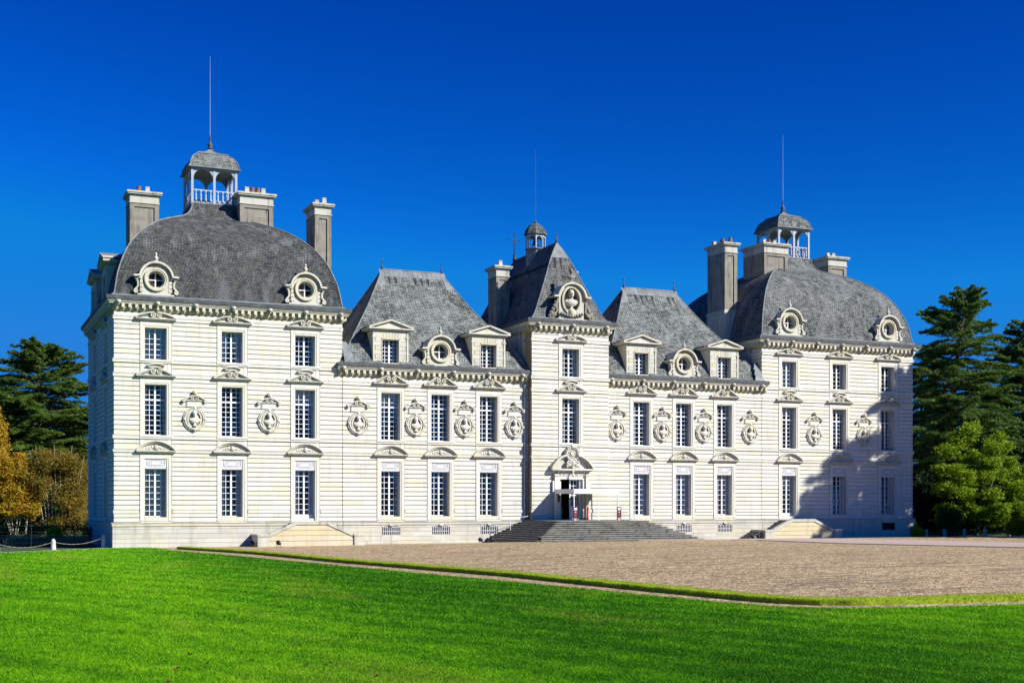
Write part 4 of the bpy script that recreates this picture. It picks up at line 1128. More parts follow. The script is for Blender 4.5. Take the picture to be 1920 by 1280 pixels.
# person in the doorway
def person(loc, rz, label):
    t = thing('person', label, 'person', loc, rz)
    me = bpy.data.meshes.new('body_skeleton')
    V = [(0,0,.95),(0,0,1.15),(0,.01,1.38),(0,0,1.50),(0,-.02,1.60),(0,-.02,1.70),
         (.10,0,.92),(.11,-.02,.50),(.11,0,.09),(.12,-.13,.04),(-.10,0,.92),(-.11,.02,.50),(-.12,.04,.09),(-.13,-.09,.04),
         (.18,.01,1.38),(.23,.02,1.12),(.20,-.14,.98),(.14,-.22,1.02),(-.18,.01,1.38),(-.23,.03,1.12),(-.22,-.02,.86),(-.21,-.05,.76)]
    Ed = [(0,1),(1,2),(2,3),(3,4),(4,5),(0,6),(6,7),(7,8),(8,9),(0,10),(10,11),(11,12),(12,13),(2,14),(14,15),(15,16),(16,17),(2,18),(18,19),(19,20),(20,21)]
    Rd = [(.15,.11),(.14,.10),(.17,.11),(.06,.06),(.085,.10),(.075,.09),(.095,.10),(.06,.065),(.045,.05),(.04,.03),(.095,.10),(.06,.065),(.045,.05),(.04,.03),(.06,.06),(.045,.045),(.035,.035),(.035,.025),(.06,.06),(.045,.045),(.035,.035),(.035,.025)]
    me.from_pydata(V, Ed, []); o = bpy.data.objects.new('body', me); C.objects.link(o)
    md = o.modifiers.new('s', 'SKIN'); o.modifiers.new('u', 'SUBSURF').levels = 2; o.modifiers['u'].render_levels = 2
    for i, r_ in enumerate(Rd): me.skin_vertices[0].data[i].radius = r_
    me.skin_vertices[0].data[0].use_root = True
    dg_ = bpy.context.evaluated_depsgraph_get(); dg_.update()
    nm = bpy.data.meshes.new_from_object(o.evaluated_get(dg_)); o.modifiers.clear(); o.data = nm; nm.name = 'body'
    nm.materials.clear()
    for k in ('skin', 'cloth_dark', 'cloth_tan', 'black'): nm.materials.append(M[k])
    for p_ in nm.polygons:
        c_ = p_.center; p_.use_smooth = True
        p_.material_index = 0 if (c_.z > 1.46 or (abs(c_.x) > .13 and c_.z < .84 and c_.z > .6) or (c_.y < -.17 and c_.z > .9)) else 1 if c_.z > .93 else 3 if c_.z < .09 else 2
    o.parent = t
    h = MB(); h.ball((0,.015,1.69), .098, .9, 1.05, .95, 12); h.build('hair', M['hair'], t)
    fc = MB(); fc.ball((0,-.115,1.63), .016, .8, 1, 1.6, 6); fc.ball((.035,-.103,1.655), .011, 1,.6,.7,6); fc.ball((-.035,-.103,1.655), .011, 1,.6,.7,6); fc.build('face', M['skin'], t)
person((-.45,-PF+.95,1.79), .2, 'person with grey hair in a dark jacket standing inside the dark doorway')
# handrails
def rail(x, y, label, s):
    t = thing('handrail', label, 'handrail', (x,y,0), 0, 'white handrails beside the front steps')
    m = MB(); m.tube([(0,0,.9),(0,0,2.02)] if s < 0 else [(0,0,1.6),(0,0,2.22)], .028); m.build('post', M['white'], t)
    m = MB(); z1 = 2.02 if s < 0 else 2.22
    m.tube([(0,0,z1-.02),(-s*.9,.4,z1-.0),(-s*1.8,.7,z1+.08)], .022)
    if s > 0: m.tube([(0,0,z1-.02),(.9,0,z1-.35)], .022)
    m.build('rope', M['white'], t)
rail(-5.55, -1.4, 'thin white post and rail on the shaded steps left of the door', -1)
rail(4.4, -3.2, 'thin white post and rail on the right flank of the steps', 1)

# floodlights
def flood(x, y, label, rz, tilt=.4):
    z = gz(x, y)
    t = thing('floodlight', label, 'floodlight', (x,y,z), rz, 'black floodlights on the gravel')
    m = MB(); m.box(-.16,.16,-.10,.10,0,.03); m.box(-.17,-.145,-.03,.03,.03,.30); m.box(.145,.17,-.03,.03,.03,.30); m.build('bracket', M['black'], t)
    h = MB(); q = MB(); q.lathe([(.09,-.14),(.13,-.10),(.14,.10),(.16,.12),(.16,.15),(.13,.152)], (0,0,0), 16)
    h.merge(q, Matrix.Translation((0,0,.27)) @ Matrix.Rotation(-R(90)+tilt, 4, 'X')); h.build('lamp_housing', M['black'], t)
flood(-24.0, -2.75, 'black floodlight on the gravel before the left side stairs', 0)
flood(-25.6, -1.6, 'black floodlight in shadow beside the end block of the left side stairs', .5)
flood(-8.35, -2.2, 'leftmost of two black floodlights at the left foot of the front steps', .6)
flood(-7.75, -2.9, 'black floodlight touching the lowest front step, right of its pair', -.5)
flood(16.0, -2.4, 'left one of two black floodlights left of the right side stairs', .5)
flood(16.55, -2.4, 'right one of two black floodlights nearest the right side stairs', -.4)
flood(-6.9, -9.7, 'small dark floodlight at the front corner of the entrance steps', 1.2)

# ================================================================== ground
def sheet(poly_fn, name, mat, nx, ny, x0, x1, y0, y1, dz, kind='structure'):
    pass
def grid_sheet(xs, rows, z, name, mat, kind='structure'):
    """rows: list of rows of (x,y); z offset added to terrain"""
    vs = []; fs = []; n = len(rows[0])
    for r_ in rows:
        for x, y in r_: vs.append((x, y, gz(x, y)+z))
    for i in range(len(rows)-1):
        for j in range(n-1): a = i*n+j; fs.append((a,a+1,a+n+1,a+n))
    m = MB(); m.add(vs, fs, True); o = m.build(name, M[mat]); o['kind'] = kind
    return o
# far ground: flat, with terrain hole handled by sitting just below everything
xs = [-900,-300,-120,-60]+[-50+4*i for i in range(36)]+[110,200,400,900]
ys = [-260,-160,-120]+[-110+4*i for i in range(44)]+[80,140,300,900]
grid_sheet(None, [[(x,y) for x in xs] for y in ys], -.05, 'ground', 'ground')
# boundary line lawn / gravel (measured), from the house corner towards the camera and round to the right
LE = [(-32.6,-.6),(-32.0,-7.7),(-30.0,-19.1),(-28.2,-32.4),(-26.1,-46.5),(-25.0,-55.2),(-24.4,-60.2),(-23.9,-62.2),(-23.0,-63.5),(-21.5,-64.2),(-16.8,-65.1),(-10,-66.7),(0,-68.5),(20,-73.5),(60,-83)]
def interp(P, n):
    d = [0]
    for i in range(1, len(P)): d.append(d[-1]+math.dist(P[i-1], P[i]))
    out = []
    for k in range(n+1):
        t = d[-1]*k/n; i = max(1, next((j for j in range(len(d)) if d[j] >= t-1e-9), len(d)-1))
        u = (t-d[i-1])/(d[i]-d[i-1]) if d[i] > d[i-1] else 0
        out.append((P[i-1][0]+(P[i][0]-P[i-1][0])*u, P[i-1][1]+(P[i][1]-P[i-1][1])*u))
    return out
# gravel: one big sheet under the courtyard
grid_sheet(None, [[(x,y) for x in [-36,-34,-32,-30,-28,-26,-24,-22,-20,-18,-16,-14,-12,-10,-8,-4,0,6,12,20,30,40,50,56,62]] for y in [-90,-80,-70,-60,-50,-40,-35,-30,-25,-20,-16,-13,-10,-8,-6,-4,-2,-1,0,.3]], 0, 'gravel_court', 'gravel')
# lawn: fans from the boundary towards the camera side
NL = 90
ed = interp(LE, NL); rows = []
far = interp([(-64,-32),(-62,-40),(-60,-60),(-60,-92),(-56,-112),(-40,-118),(-20,-118),(10,-118),(60,-118)], NL)
for k in range(30):
    t = (k/29)**1.3; rows.append([(a[0]+(b[0]-a[0])*t, a[1]+(b[1]-a[1])*t) for a, b in zip(ed, far)])
grid_sheet(None, rows, .035, 'lawn', 'lawn')
# left strip of lawn in front of the ditch
LL = interp([(-32.6,-.6),(-35.0,-1.0),(-38.7,-4.0),(-42.3,-7.2),(-64,-22)], 30)
rows = [[(a[0]+(b[0]-a[0])*t, a[1]+(b[1]-a[1])*t) for a, b in zip(LL, interp([(-32.0,-6),(-36,-24),(-45,-36),(-62,-36)], 30))] for t in [i/10 for i in range(11)]]
grid_sheet(None, rows, .031, 'lawn_corner', 'lawn')
ks = interp([(-33.5,.6),(-35.5,.3),(-38.7,-2.6),(-42.3,-5.8),(-64,-20)], 30)
rows = [[(x+.5*s, y+1.5*s) for x, y in ks] for s in (-.9, -.4, 0, .4)]
grid_sheet(None, rows, .012, 'pebble_verge', 'cobble')
# path, a hand above the gravel
PN = interp([(1.0,-9.9),(9.2,-12.5),(9.9,-22.0),(14.3,-32.6),(24,-50),(34,-66)], 30); PFa = interp([(4.5,-9.7),(15.5,-9.8),(19.6,-17.0),(22.3,-25.2),(31,-39),(42,-54)], 30)
vs = []; fs = []
for (a, b) in zip(PN, PFa):
    dz = .05
    vs += [(a[0],a[1],gz(*a)-.02),(a[0],a[1],gz(*a)+dz),((a[0]+b[0])/2,(a[1]+b[1])/2,gz((a[0]+b[0])/2,(a[1]+b[1])/2)+dz+.02),(b[0],b[1],gz(*b)+dz),(b[0],b[1],gz(*b)-.02)]
for i in range(30):
    for k in range(4): fs.append((5*i+k,5*i+k+1,5*i+5+k+1,5*i+5+k))
m = MB(); m.add(vs, fs); o = m.build('path', M['path']); o['kind'] = 'structure'

# clipped turf / box edging
def edging():
    near = interp([(-31.3,-4.2),(-28.6,-14.8),(-27.1,-28.6),(-24.5,-44.4),(-23.8,-54.0),(-23.25,-59.5),(-22.95,-61.0),(-22.3,-62.1),(-21.3,-62.75),(-20.0,-63.05),(-16.0,-63.6),(-8,-65.0),(10,-69.5),(30,-74.5)], 260)
    wid = lambda i: .75+.35*sst(i/110)
    vs = []; fs = []; rnd = random.Random(5)
    n = len(near)
    for i, (x, y) in enumerate(near):
        a = near[max(0,i-1)]; b = near[min(n-1,i+1)]; dx, dy = b[0]-a[0], b[1]-a[1]; l = math.hypot(dx, dy); nx, ny = -dy/l, dx/l   # left normal -> towards court
        w = wid(i); j = rnd.uniform(-.02,.02); z = gz(x, y); h = .17+rnd.uniform(-.015,.015)
        for o_, hh in ((0,0),(.01,h-.04),(.06,h),(w-.06,h),(w,h-.05),(w+.01,0)): vs.append((x+nx*(o_+j), y+ny*(o_+j), z+hh))
    for i in range(n-1):
        for k in range(5): fs.append((6*i+k,6*i+k+1,6*i+6+k+1,6*i+6+k))
    return vs, fs
EV, EF = edging()
eo = thing('box_edging', 'low clipped green edging strip running between lawn and gravel', 'hedge', (0,0,0))
m = MB(); m.add(EV, EF); m.build('clipped_core', M['box'], eo)

# ------------------------------------------------------------------ numpy foliage
def tri_mesh(name, tris, mat, parent=None, loc=(0,0,0)):
    """tris: (n,3,3) array"""
    n = len(tris); me = bpy.data.meshes.new(name)
    me.vertices.add(3*n); me.loops.add(3*n); me.polygons.add(n)
    me.vertices.foreach_set('co', tris.reshape(-1).astype(np.float32))
    me.loops.foreach_set('vertex_index', np.arange(3*n, dtype=np.int32))
    me.polygons.foreach_set('loop_start', np.arange(0, 3*n, 3, dtype=np.int32))
    me.update(calc_edges=True); me.materials.append(mat)
    o = bpy.data.objects.new(name, me); C.objects.link(o); o.location = loc
    if parent: o.parent = parent
    return o
def leaf_tris(P, size, rng, flat=0., aspect=.5, up=0.):
    """one random triangle per point"""
    n = len(P); d = rng.normal(size=(n,3)); d[:,2] = d[:,2]*(1-flat)+up; d /= np.linalg.norm(d, axis=1, keepdims=True)+1e-9
    e = rng.normal(size=(n,3)); e[:,2] *= (1-flat); e -= (e*d).sum(1, keepdims=True)*d; e /= np.linalg.norm(e, axis=1, keepdims=True)+1e-9
    s = size*rng.uniform(.6, 1.3, size=(n,1))
    return np.stack([P-d*s*.5-e*s*aspect*.5, P-d*s*.3+e*s*aspect*.5, P+d*s*.6], axis=1)
# grass blades on the near lawn
def poly_in(px, py, poly):
    ins = np.zeros(len(px), bool); n = len(poly)
    for i in range(n):
        x1, y1 = poly[i]; x2, y2 = poly[(i+1)%n]
        c_ = ((y1 > py) != (y2 > py)) & (px < (x2-x1)*(py-y1)/(y2-y1+1e-12)+x1); ins ^= c_
    return ins
CAM = (-45.736, -93.398, 2.957); YAW = .413
rng = np.random.default_rng(3)
LP = LE+[(60,-118),(-60,-118),(-60,-30),(-42.3,-7.2),(-35,-1)]
N = 900000
dep = 20.0/(1-rng.random(N)*(1-20.0/100))           # denser near the camera
dep = np.clip(dep, 20, 100); lat = (rng.random(N)*2-1)*dep*.42
gx = CAM[0]+dep*math.sin(YAW)+lat*math.cos(YAW); gy = CAM[1]+dep*math.cos(YAW)-lat*math.sin(YAW)
ok = poly_in(gx, gy, LP); gx, gy, dep = gx[ok], gy[ok], dep[ok]
n = len(gx)
clump = .6+.5*np.sin(gx*2.1+np.sin(gy*1.3)*2)*np.sin(gy*1.7+gx*.6)
hgt = (.04+.03*rng.random(n))*(.85+.25*clump); wid = (.010+.006*rng.random(n))*(dep/26)
az = rng.random(n)*2*PI; lean = rng.normal(size=(n,2))*.5
ss = lambda t: (lambda u: u*u*(3-2*u))(np.clip(t, 0, 1))
gh = .03+.06*ss((gx+32)/20)+.30*ss((gx+24)/16)*ss(-(gy+1)/9)*(1-ss((-gy-38)/24))
b0 = np.stack([gx-np.cos(az)*wid, gy-np.sin(az)*wid, gh], 1); b1 = np.stack([gx+np.cos(az)*wid, gy+np.sin(az)*wid, gh], 1)
tp = np.stack([gx+lean[:,0]*hgt, gy+lean[:,1]*hgt, gh+hgt], 1)
go = tri_mesh('grass', np.stack([b0,b1,tp],1), M['blade']); go['kind'] = 'stuff'
tag(go, 'short mown green grass blades covering the lawn', 'grass')
# leafy surface on the edging
rng = np.random.default_rng(8)
ev = np.array(EV); tri = []
fa = np.array([f for f in EF]); A = ev[fa[:,0]]; B = ev[fa[:,1]]; D_ = ev[fa[:,3]]
cnt = 60; u = rng.random((len(fa),cnt,1)); v = rng.random((len(fa),cnt,1))
Pp = (A[:,None]+u*(B-A)[:,None]+v*(D_-A)[:,None]).reshape(-1,3)
tri_mesh('clipped_leaves', leaf_tris(Pp, .055, rng, 0, .5), M['box'], eo)
# fallen leaves
LV = [(332,1252),(316,1277),(355,1226),(472,1236),(575,1246),(619,1241),(704,1267)]
LN = ['first','second','third','fourth','fifth','sixth','last']
order = sorted(LV)
for i, (px, py) in enumerate(order):
    F_ = 2437.27; k = (CAM[2]-.1)*F_/(py-946.79); r_ = (px-960)/F_
    x = CAM[0]+k*(math.sin(YAW)+math.cos(YAW)*r_); y = CAM[1]+k*(math.cos(YAW)-math.sin(YAW)*r_)
    m = MB(); vs = [(0,0,.0)]
    rnd = random.Random(i)
    for q in range(9): a = 2*PI*q/9; rr = (.07 if q % 2 else .045)*rnd.uniform(.8,1.3); vs.append((rr*math.cos(a), rr*math.sin(a)*.8, rnd.uniform(0,.035)))
    m.add(vs, [(0,1+q,1+(q+1)%9) for q in range(9)]); m.tube([(0,0,0),(.08,.02,.01)], .004, 4)
    o = m.build('fallen_leaf', M['leaf_brown'], None, (x,y,.10), rnd.random()*6); o.rotation_euler.x = .3
    tag(o, f'brown fallen leaf on the near lawn, {LN[i]} of the seven from the left', 'leaf', 'fallen leaves on the lawn')

# ------------------------------------------------------------------ bollards, chains, fence
def bollard(x, y, label, h=.74, group='stone bollards with chains left of the house'):
    m = MB(); m.lathe([(.18,-.1),(.18,.0),(.15,h*.8),(.11,h*.92),(.04,h)], (0,0,0), 10)
    o = m.build('bollard', M['base'], None, (x,y,gz(x,y))); tag(o, label, 'bollard', group); return (x, y, gz(x,y)+h*.72)
def chain(a, b, label, sag=.22):
    m = MB(); a = Vector(a); b = Vector(b); n = 22
    pts = [a.lerp(b, i/n)-Vector((0,0,sag*4*(i/n)*(1-i/n))) for i in range(n+1)]
    for i in range(n):   # alternate links
        m.tube([pts[i], pts[i+1]], .014 if i % 2 else .022, 5)
    o = m.build('chain', M['grey']); tag(o, label, 'chain', 'chains slung between the bollards')
b1 = bollard(-42.6,-5.7,'pale stone bollard at the far left edge of the lawn'); b2 = bollard(-39.0,-2.2,'squat pale stone bollard halfway between left edge and house'); b3 = bollard(-35.45,.9,'slender pointed stone bollard beside the left house corner',1.0)
chain(b1, b2, 'sagging pale chain between the leftmost and the middle bollard', .3); chain(b2, b3, 'sagging pale chain from the middle bollard to the one by the house corner', .3); chain(b3, (-34.9,.6,.95), 'short straight chain from the slender bollard to the house wall', .02)
b0 = bollard(-46.6,-9.3,'stone bollard outside the left frame edge')
chain(b0, b1, 'sagging chain leaving the leftmost bollard', .3)
GR = 'stone bollards with chains right of the house'
rb = [bollard(x, y, l, .75, GR) for x, y, l in ((35.9,-.6,'shaded blue-grey bollard beside the right house corner'),(38.2,-.4,'shaded bollard in front of the clipped column bush'),(40.6,-.3,'round-topped bollard half in sun right of the column bush'),(43.2,-.2,'rightmost sunlit bollard before the yellow bush'),(46.2,-.1,'bollard beyond the right frame edge'))]
for i, l in enumerate(('short chain between the two shaded bollards on the right','chain between column bush bollard and the sunlit one','sagging pale chain between the two right-hand bollards','chain leaving the rightmost bollard')): chain(rb[i], rb[i+1], l, .22)
ff = thing('wire_fence', 'thin dark wire fence with slim posts behind the left bollards', 'fence', (-40,4,0))
w = MB()
for z in (.3,.7,1.1,1.5): w.tube([(-16,-14,z),(-5,-4.0,z),(0,0,z),(4.8,2.5,z)], .008, 4)
w.build('wire', M['iron'], ff)
for x, y in ((-16,-14),(-10.5,-9),(-5,-4),(0,0),(3,1.6)): m = MB(); m.tube([(0,0,-.2),(0,0,1.6)], .03, 6); m.build('post', M['iron'], ff, (x,y,0))

# ------------------------------------------------------------------ trees
def cedar(name, label, cat, loc, H, Rr, seed, mat, lean=(0,0), nb=95, low=.12, dens=1., leaf=.42, top_r=.12, group=None, droop=.0, pw=.62):
    rng = np.random.default_rng(seed); rnd = random.Random(seed)
    t = thing(name, label, cat, loc, 0, group)
    tr = MB(); k = 8
    axis = [Vector((lean[0]*(i/k)**1.6, lean[1]*(i/k)**1.6, H*.97*i/k)) for i in range(k+1)]
    tr.tube(axis, [H*.022*(1-.93*i/k)+.02 for i in range(k+1)], 8)
    P = []; 
    for b in range(nb):
        f = low+(1-low)*((b+rnd.random())/nb)**.92
        az = rnd.random()*2*PI; ln_ = Rr*(1-f)**pw*rnd.uniform(.62,1.12)+top_r*Rr*rnd.uniform(.4,1)
        i = min(k-1, int(f*k)); o = axis[i].lerp(axis[i+1], f*k-i)
        rise = rnd.uniform(-.08,.50)*(1 if f > .3 else .5)+ .25*(f > .8)
        m_ = 9; pts = []
        for q in range(m_+1):
            s = q/m_; pts.append(o+Vector((math.cos(az+.25*s*math.sin(b))*ln_*s, math.sin(az+.25*s*math.sin(b))*ln_*s, ln_*(rise*s-.22*s*s+droop*s*s))))
        if ln_ > 1.0: tr.tube([pts[0],pts[3],pts[6],pts[9]], [max(.02,ln_*.018),ln_*.012+.01,ln_*.007+.008,.01], 5)
        # flat fans of foliage along the limb
        npt = int(dens*(50+ln_*80))
        s = rng.random(npt)**.6*.92+.08
        base = np.array([[*p_] for p_ in pts]); ii = np.clip((s*m_).astype(int), 0, m_-1); fr_ = s*m_-ii
        cc = base[ii]*(1-fr_[:,None])+base[ii+1]*fr_[:,None]
        w = ln_*(.15+.16*((b*7)%5)/4)*(1.08-s)*(s > .15)+.10
        # secondary twigs: quantised side offsets give separate plates
        sd = rng.normal(size=npt)*.55; 
        perp = np.array([-math.sin(az), math.cos(az), 0.]); fwd = np.array([math.cos(az), math.sin(az), 0.])
        off = (sd*w)[:,None]*perp+(np.abs(sd)*w*.55)[:,None]*fwd
        off[:,2] += -np.abs(sd)*w*.12+rng.normal(size=npt)*.07+.08*np.sin(s*17+b)
        P.append(cc+off)
    P = np.concatenate(P)
    T = leaf_tris(P, leaf, rng, .45, .26, .05)
    tr.build('trunk', M['bark'], t); tri_mesh('crown', T, M[mat], t)
    return t
def leafy(name, label, cat, loc, blobs, n, size, mat, seed, stems=(), bark='bark', aspect=.7, group=None, shell=.45):
    """crown = leaf triangles spread through noisy ellipsoids"""
    rng = np.random.default_rng(seed); t = thing(name, label, cat, loc, 0, group)
    P = []; vol = sum(b[3]*b[4]*b[5] for b in blobs)
    for (cx, cy, cz, rx, ry, rz) in blobs:
        m = max(40, int(n*(rx*ry*rz)/vol))
        d = rng.normal(size=(m,3)); d /= np.linalg.norm(d, axis=1, keepdims=True)
        ph = rng.random(6)*6
        bump = 1+.16*np.sin(d[:,0]*5+ph[0])*np.sin(d[:,1]*5+ph[1])+.12*np.sin(d[:,2]*9+ph[2])+.10*np.sin(d[:,0]*13+d[:,1]*11+ph[3])
        r = (shell+(1-shell)*rng.random(m)**.6)*bump
        P.append(np.array([cx,cy,cz])+d*r[:,None]*np.array([rx,ry,rz]))
    P = np.concatenate(P); P = P[P[:,2] > .02]
    tri_mesh('crown', leaf_tris(P, size, rng, .2, aspect, .1), M[mat], t)
    if stems:
        s = MB()
        for a, b, r in stems: 
            a = Vector(a); b = Vector(b); mid = a.lerp(b,.5)+Vector((.08,.05,0)); s.tube([a,mid,b], [r,r*.75,r*.35], 6)
        s.build('trunk', M[bark], t)
    return t
def at(u, d, z=0):
    r_ = (u-960)/2437.27
    return (CAM[0]+d*(math.sin(YAW)+math.cos(YAW)*r_), CAM[1]+d*(math.cos(YAW)-math.sin(YAW)*r_), z)
def hz(y, d): return CAM[2]+(946.79-y)*d/2437.27
def rblobs(seed, n, sx, sy, z0, z1, r):
    rn = random.Random(seed); return [(rn.uniform(-sx,sx), rn.uniform(-sy,sy), rn.uniform(z0,z1), r*rn.uniform(.6,1.2), r*rn.uniform(.6,1.2), r*rn.uniform(.5,.9)) for _ in range(n)]
# left group
cedar('cedar_tree', 'tall dark layered cedar rising left of the house, its tip against the sky', 'tree', at(72,156), hz(640,156), 12, 11, 'cedar', (.3,0), 380, .04, 1.7, .34, .10, 'cedars around the house', pw=.5)
cedar('cedar_tree', 'second dark cedar at the far left edge, lower than its neighbour', 'tree', at(-20,165), hz(700,165), 11, 12, 'cedar', (0,0), 170, .05, 1.4, .38, .16, 'cedars around the house')
cedar('cedar_tree', 'dark cedar close behind the left house corner', 'tree', at(140,172), hz(760,172), 9.5, 13, 'cedar', (0,0), 150, .05, 1.5, .42, .16, 'cedars around the house')
p = at(26,134); leafy('autumn_tree', 'orange and yellow autumn tree at the left edge with several pale stems', 'tree', p,
    [(x*1.45,y,z*1.45,a*1.45,b_*1.4,c_*1.45) for x,y,z,a,b_,c_ in [(0,0,4.3,1.4,1.5,1.2),(-1.0,0,5.0,1.1,1.2,.9),(1.0,.2,3.9,.8,1.1,.9),(-.3,-.3,3.2,1.2,1.2,.7),(-1.4,0,3.4,.9,1.1,1.0),(.9,.3,4.7,.6,.8,.6),(1.3,0,3.0,.6,.8,.7),(.4,0,5.4,.6,.8,.5),(-.2,-.4,1.9,1.5,1.2,.8),(1.2,-.2,1.9,.7,.9,.9),(-1.5,0,1.8,.8,.9,1.0),(.1,-.5,2.7,1.2,1,.6)]], 26000, .19, 'autumn', 21,
    [((-.2,0,-.5),(-1.9,.2,5.6),.07),((0,0,-.5),(-.8,.1,6.0),.07),((.1,.1,-.5),(.7,.2,5.8),.085),((.2,0,-.5),(1.3,-.1,5.2),.06),((-.1,.2,-.5),(-1.4,-.3,4.8),.06),((1.1,.9,-.5),(1.5,.9,5.2),.15)], 'paleb', .8, 'autumn trees left of the house', .15)
p = at(-4,140); leafy('autumn_tree', 'tall golden autumn tree cut by the left picture edge', 'tree', p, [(0,0,9.6,1.2,1.6,3.2),(-.4,0,12.6,.8,1.1,1.4),(.3,0,7.2,1.2,1.4,1.7)], 9000, .2, 'autumn', 22, [((0,0,0),(0,0,10),.17)], 'bark', .8, 'autumn trees left of the house', .2)
p = at(104,136); leafy('birch_clump', 'clump of slim pale stems with thin rust-green autumn leaves', 'tree', p,
    rblobs(3, 34, 2.8, 1.6, .8, 8.4, 1.4), 34000, .17, 'birch', 23,
    [((rn*.24-.9,0,-.5),(rn*.6-2.6,.3*math.sin(rn)-.8,8.6+.6*math.sin(rn*2)),.055) for rn in range(10)], 'paleb', .7, 'autumn trees left of the house', .05)
p = at(143,138); leafy('rust_shrub', 'tall rusty olive shrub touching the left house corner', 'shrub', p, [(0,0,2.6,1.5,1.4,2.6),(0,0,4.2,1.2,1.4,3.0),(-.7,0,6.7,1.0,1.1,1.6),(.6,0,5.8,.9,1.1,2.2)], 12000, .17, 'birch', 24, [((0,0,0),(0,.1,5.5),.07),((.2,0,0),(.8,.1,5.8),.06)], 'paleb', .7, None, .2)
p = at(60,102); leafy('hedge', 'long clipped hedge behind the left bollards', 'hedge', p, [(x,-x*.3,.72,1.5,.7,.85) for x in range(-7,6,2)], 16000, .11, 'hedge', 25, shell=.6)
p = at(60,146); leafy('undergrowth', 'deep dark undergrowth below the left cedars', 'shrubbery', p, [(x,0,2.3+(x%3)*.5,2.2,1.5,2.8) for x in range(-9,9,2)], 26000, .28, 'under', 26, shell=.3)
p = at(101,96.5); leafy('round_bush', 'small round clipped green bush behind the middle left bollard', 'bush', p, [(0,0,.85,.5,.5,.55)], 5000, .06, 'box', 27, [((0,0,0),(0,0,.6),.05)], shell=.75)
# tall pale grasses
rng = np.random.default_rng(31); T = []
for u0, u1, d0, d1, n in ((10,165,94,98,6000),):
    uu = rng.uniform(u0,u1,n); dd = rng.uniform(d0,d1,n); r_ = (uu-960)/2437.27
    x = CAM[0]+dd*(math.sin(YAW)+math.cos(YAW)*r_); y = CAM[1]+dd*(math.cos(YAW)-math.sin(YAW)*r_); h = .35+.45*rng.random(n)
    l = rng.normal(size=(n,2))*.22; a = rng.random(n)*6.28
    T.append(np.stack([np.stack([x-.025*np.cos(a),y-.025*np.sin(a),np.zeros(n)],1),np.stack([x+.025*np.cos(a),y+.025*np.sin(a),np.zeros(n)],1),np.stack([x+l[:,0]*h,y+l[:,1]*h,h],1)],1))
o = tri_mesh('tall_grass', np.concatenate(T), M['palegrass']); tag(o, 'pale wispy tall grasses along the ditch behind the left chains', 'grass', kind='stuff')
# right group
cedar('cedar_tree', 'tallest cedar right of the house with wind-bent tip against the sky', 'tree', at(1768,140), hz(528,140), 10.5, 41, 'cedar2', (3.4,0), 380, .04, 1.5, .33, .13, 'cedars around the house')
cedar('cedar_tree', 'dark conifer at the right picture edge behind the tallest cedar', 'tree', at(1918,150), hz(592,150), 9.0, 42, 'cedar2', (0,0), 290, .05, 1.6, .36, .10, 'cedars around the house')
cedar('cedar_tree', 'lower cedar filling the gap between the two right-hand conifers', 'tree', at(1850,158), hz(730,158), 7.5, 43, 'cedar2', (0,0), 110, .05, 1.4, .44, .18, 'cedars around the house')
cedar('cedar_tree', 'lower cedar hard against the right corner of the house', 'tree', at(1728,150), hz(680,150), 7.0, 44, 'cedar2', (0,0), 120, .05, 1.5, .42, .18, 'cedars around the house')
rn = random.Random(77); bl = []
for k in range(84):
    x = rn.uniform(-4.6, 6.2); top = 10.8-.13*(x-.2)**2*(1.5 if x < 0 else .7); z = rn.uniform(1.4, top)
    r_ = rn.uniform(.5, 1.15); bl.append((x, rn.uniform(-1.8,1.5), z, r_*1.2, r_, r_*.72))
p = at(1832,128); leafy('broadleaf_tree', 'bright yellow-green leafy tree below the right cedars', 'tree', p, bl, 72000, .2, 'maple', 45,
    [((0,0,0),(.2,0,7),.14),((.2,0,2.0),(-2.8,0,6.5),.1),((.2,0,2.4),(3.4,0,7.5),.1),((.2,0,3.5),(1.5,0,9),.08)], 'bark', .75, None, .2)
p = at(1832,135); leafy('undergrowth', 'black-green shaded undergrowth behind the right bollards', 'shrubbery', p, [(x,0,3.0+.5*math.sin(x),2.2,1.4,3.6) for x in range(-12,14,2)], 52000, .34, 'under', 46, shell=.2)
p = at(1779,121); leafy('column_bush', 'upright rectangular clipped dark bush right of the house', 'bush', p, [(x,0,z,.62,.6,.62) for x in (-.65,0,.65) for z in (.55,1.2,1.8,2.2)], 9000, .13, 'hedge', 47, shell=.6)
p = at(1717,117.5); leafy('low_shrub', 'small bright green shrub at the right house corner', 'shrub', p, [(0,0,.6,.5,.4,.7),(.6,0,.4,.5,.4,.5)], 1700, .14, 'box', 48, shell=.2)
p = at(1912,118); leafy('yellow_bush', 'low yellow bush at the right picture edge', 'bush', p, [(0,0,.8,1.2,1,.9),(.7,0,1.1,.9,.9,.8),(-.9,0,.5,.6,.6,.5)], 6000, .13, 'yellow', 49, shell=.4)
# tree outside the frame whose shadow falls on the right pavilion
cedar('cedar_tree', 'large cedar outside the frame to the right, casting shade on the right pavilion', 'tree', (52,-17,0), 31.5, 15, 51, 'cedar2', (0,0), 200, .12, .55, .85, .10, 'cedars around the house', pw=.55)

cedar('cedar_tree', 'high-crowned cedar outside the frame to the right, shading the lower windows of the right pavilion', 'tree', (48.5,-24,0), 30, 10.5, 52, 'cedar2', (0,0), 110, .45, .6, .8, .12, 'cedars around the house', pw=.6)

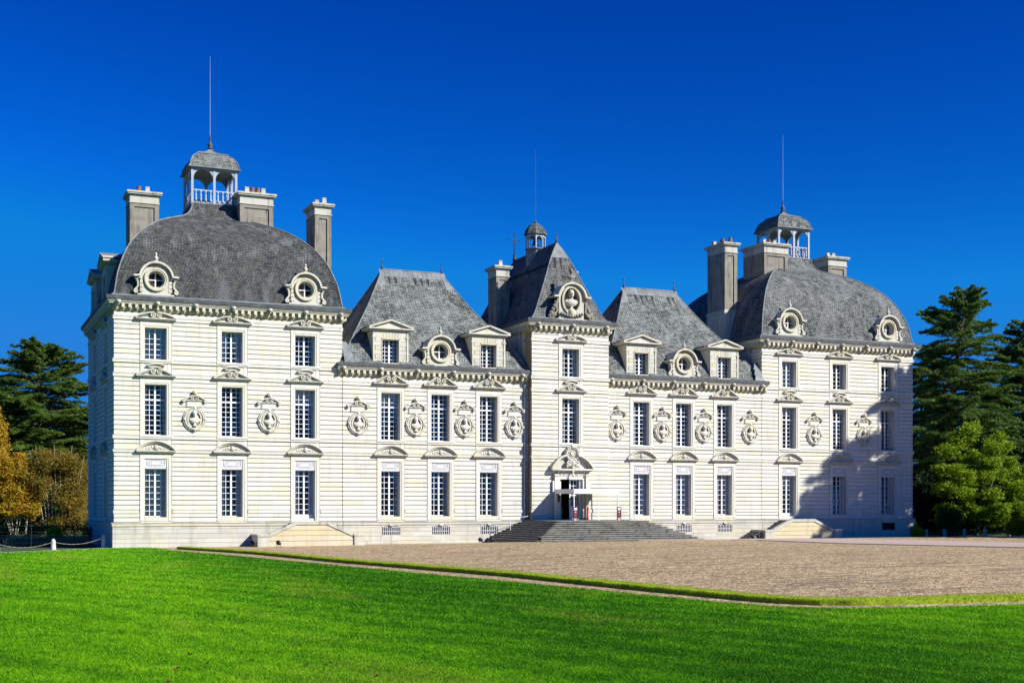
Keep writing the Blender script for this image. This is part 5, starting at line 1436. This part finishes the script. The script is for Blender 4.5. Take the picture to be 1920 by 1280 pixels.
# ------------------------------------------------------------------ light, sky, camera
AZ, EL = R(42), R(34)
sd_ = Vector((math.sin(AZ)*math.cos(EL), -math.cos(AZ)*math.cos(EL), math.sin(EL)))
sl_ = bpy.data.lights.new('sun', 'SUN'); sl_.energy = 5.0; sl_.angle = R(.5); sl_.color = (1, .965, .90)
so_ = bpy.data.objects.new('sun', sl_); C.objects.link(so_); so_.rotation_euler = sd_.to_track_quat('Z', 'Y').to_euler(); so_.location = (60,-80,80)
wd = bpy.data.worlds.new('World'); bpy.context.scene.world = wd; wd.use_nodes = True
nt = wd.node_tree; nt.nodes.clear(); g = NG(nt)
sky = g.n('ShaderNodeTexSky'); sky.sky_type = 'NISHITA'; sky.sun_disc = False
sky.sun_elevation = EL; sky.sun_rotation = math.atan2(sd_.x, sd_.y); sky.air_density = 1.0; sky.dust_density = .1; sky.ozone_density = 3.0; sky.altitude = 300
hs = g.n('ShaderNodeHueSaturation'); hs.inputs['Saturation'].default_value = 1.45; hs.inputs['Value'].default_value = 1.0
g.l(sky.outputs[0], hs.inputs['Color'])
EXPO = .45
sp = g.n('ShaderNodeSeparateColor'); g.l(hs.outputs[0], sp.inputs[0]); cc = g.n('ShaderNodeCombineColor')
for i, (k, p, mx_) in enumerate(((.25, 1.5, .02), (2.2, 1.8, .22), (2.1, 1.6, .72))):
    v = g.math('POWER', g.math('MAXIMUM', g.math('MULTIPLY', sp.outputs[i], .095), 0.), p)
    g.l(g.math('MINIMUM', g.math('MULTIPLY', v, k), mx_), cc.inputs[i])
bg = g.n('ShaderNodeBackground'); bg.inputs['Strength'].default_value = 1/2**EXPO; g.l(cc.outputs[0], bg.inputs[0])
ow = g.n('ShaderNodeOutputWorld'); g.l(bg.outputs[0], ow.inputs[0])
cd = bpy.data.cameras.new('camera'); cd.sensor_width = 36; cd.lens = 2437.27/1920*36; cd.shift_y = 306.8/1920; cd.clip_end = 5000; cd.clip_start = .5
co = bpy.data.objects.new('camera', cd); C.objects.link(co); co.location = CAM; co.rotation_euler = (R(90), 0, -YAW)
sc = bpy.context.scene; sc.camera = co
sc.view_settings.view_transform = 'Standard'; sc.view_settings.look = 'None'; sc.view_settings.exposure = EXPO; sc.view_settings.gamma = 1
sc.cycles.max_bounces = 6; sc.cycles.diffuse_bounces = 1; sc.cycles.glossy_bounces = 3; sc.cycles.transparent_max_bounces = 12; sc.cycles.caustics_reflective = False; sc.cycles.caustics_refractive = False
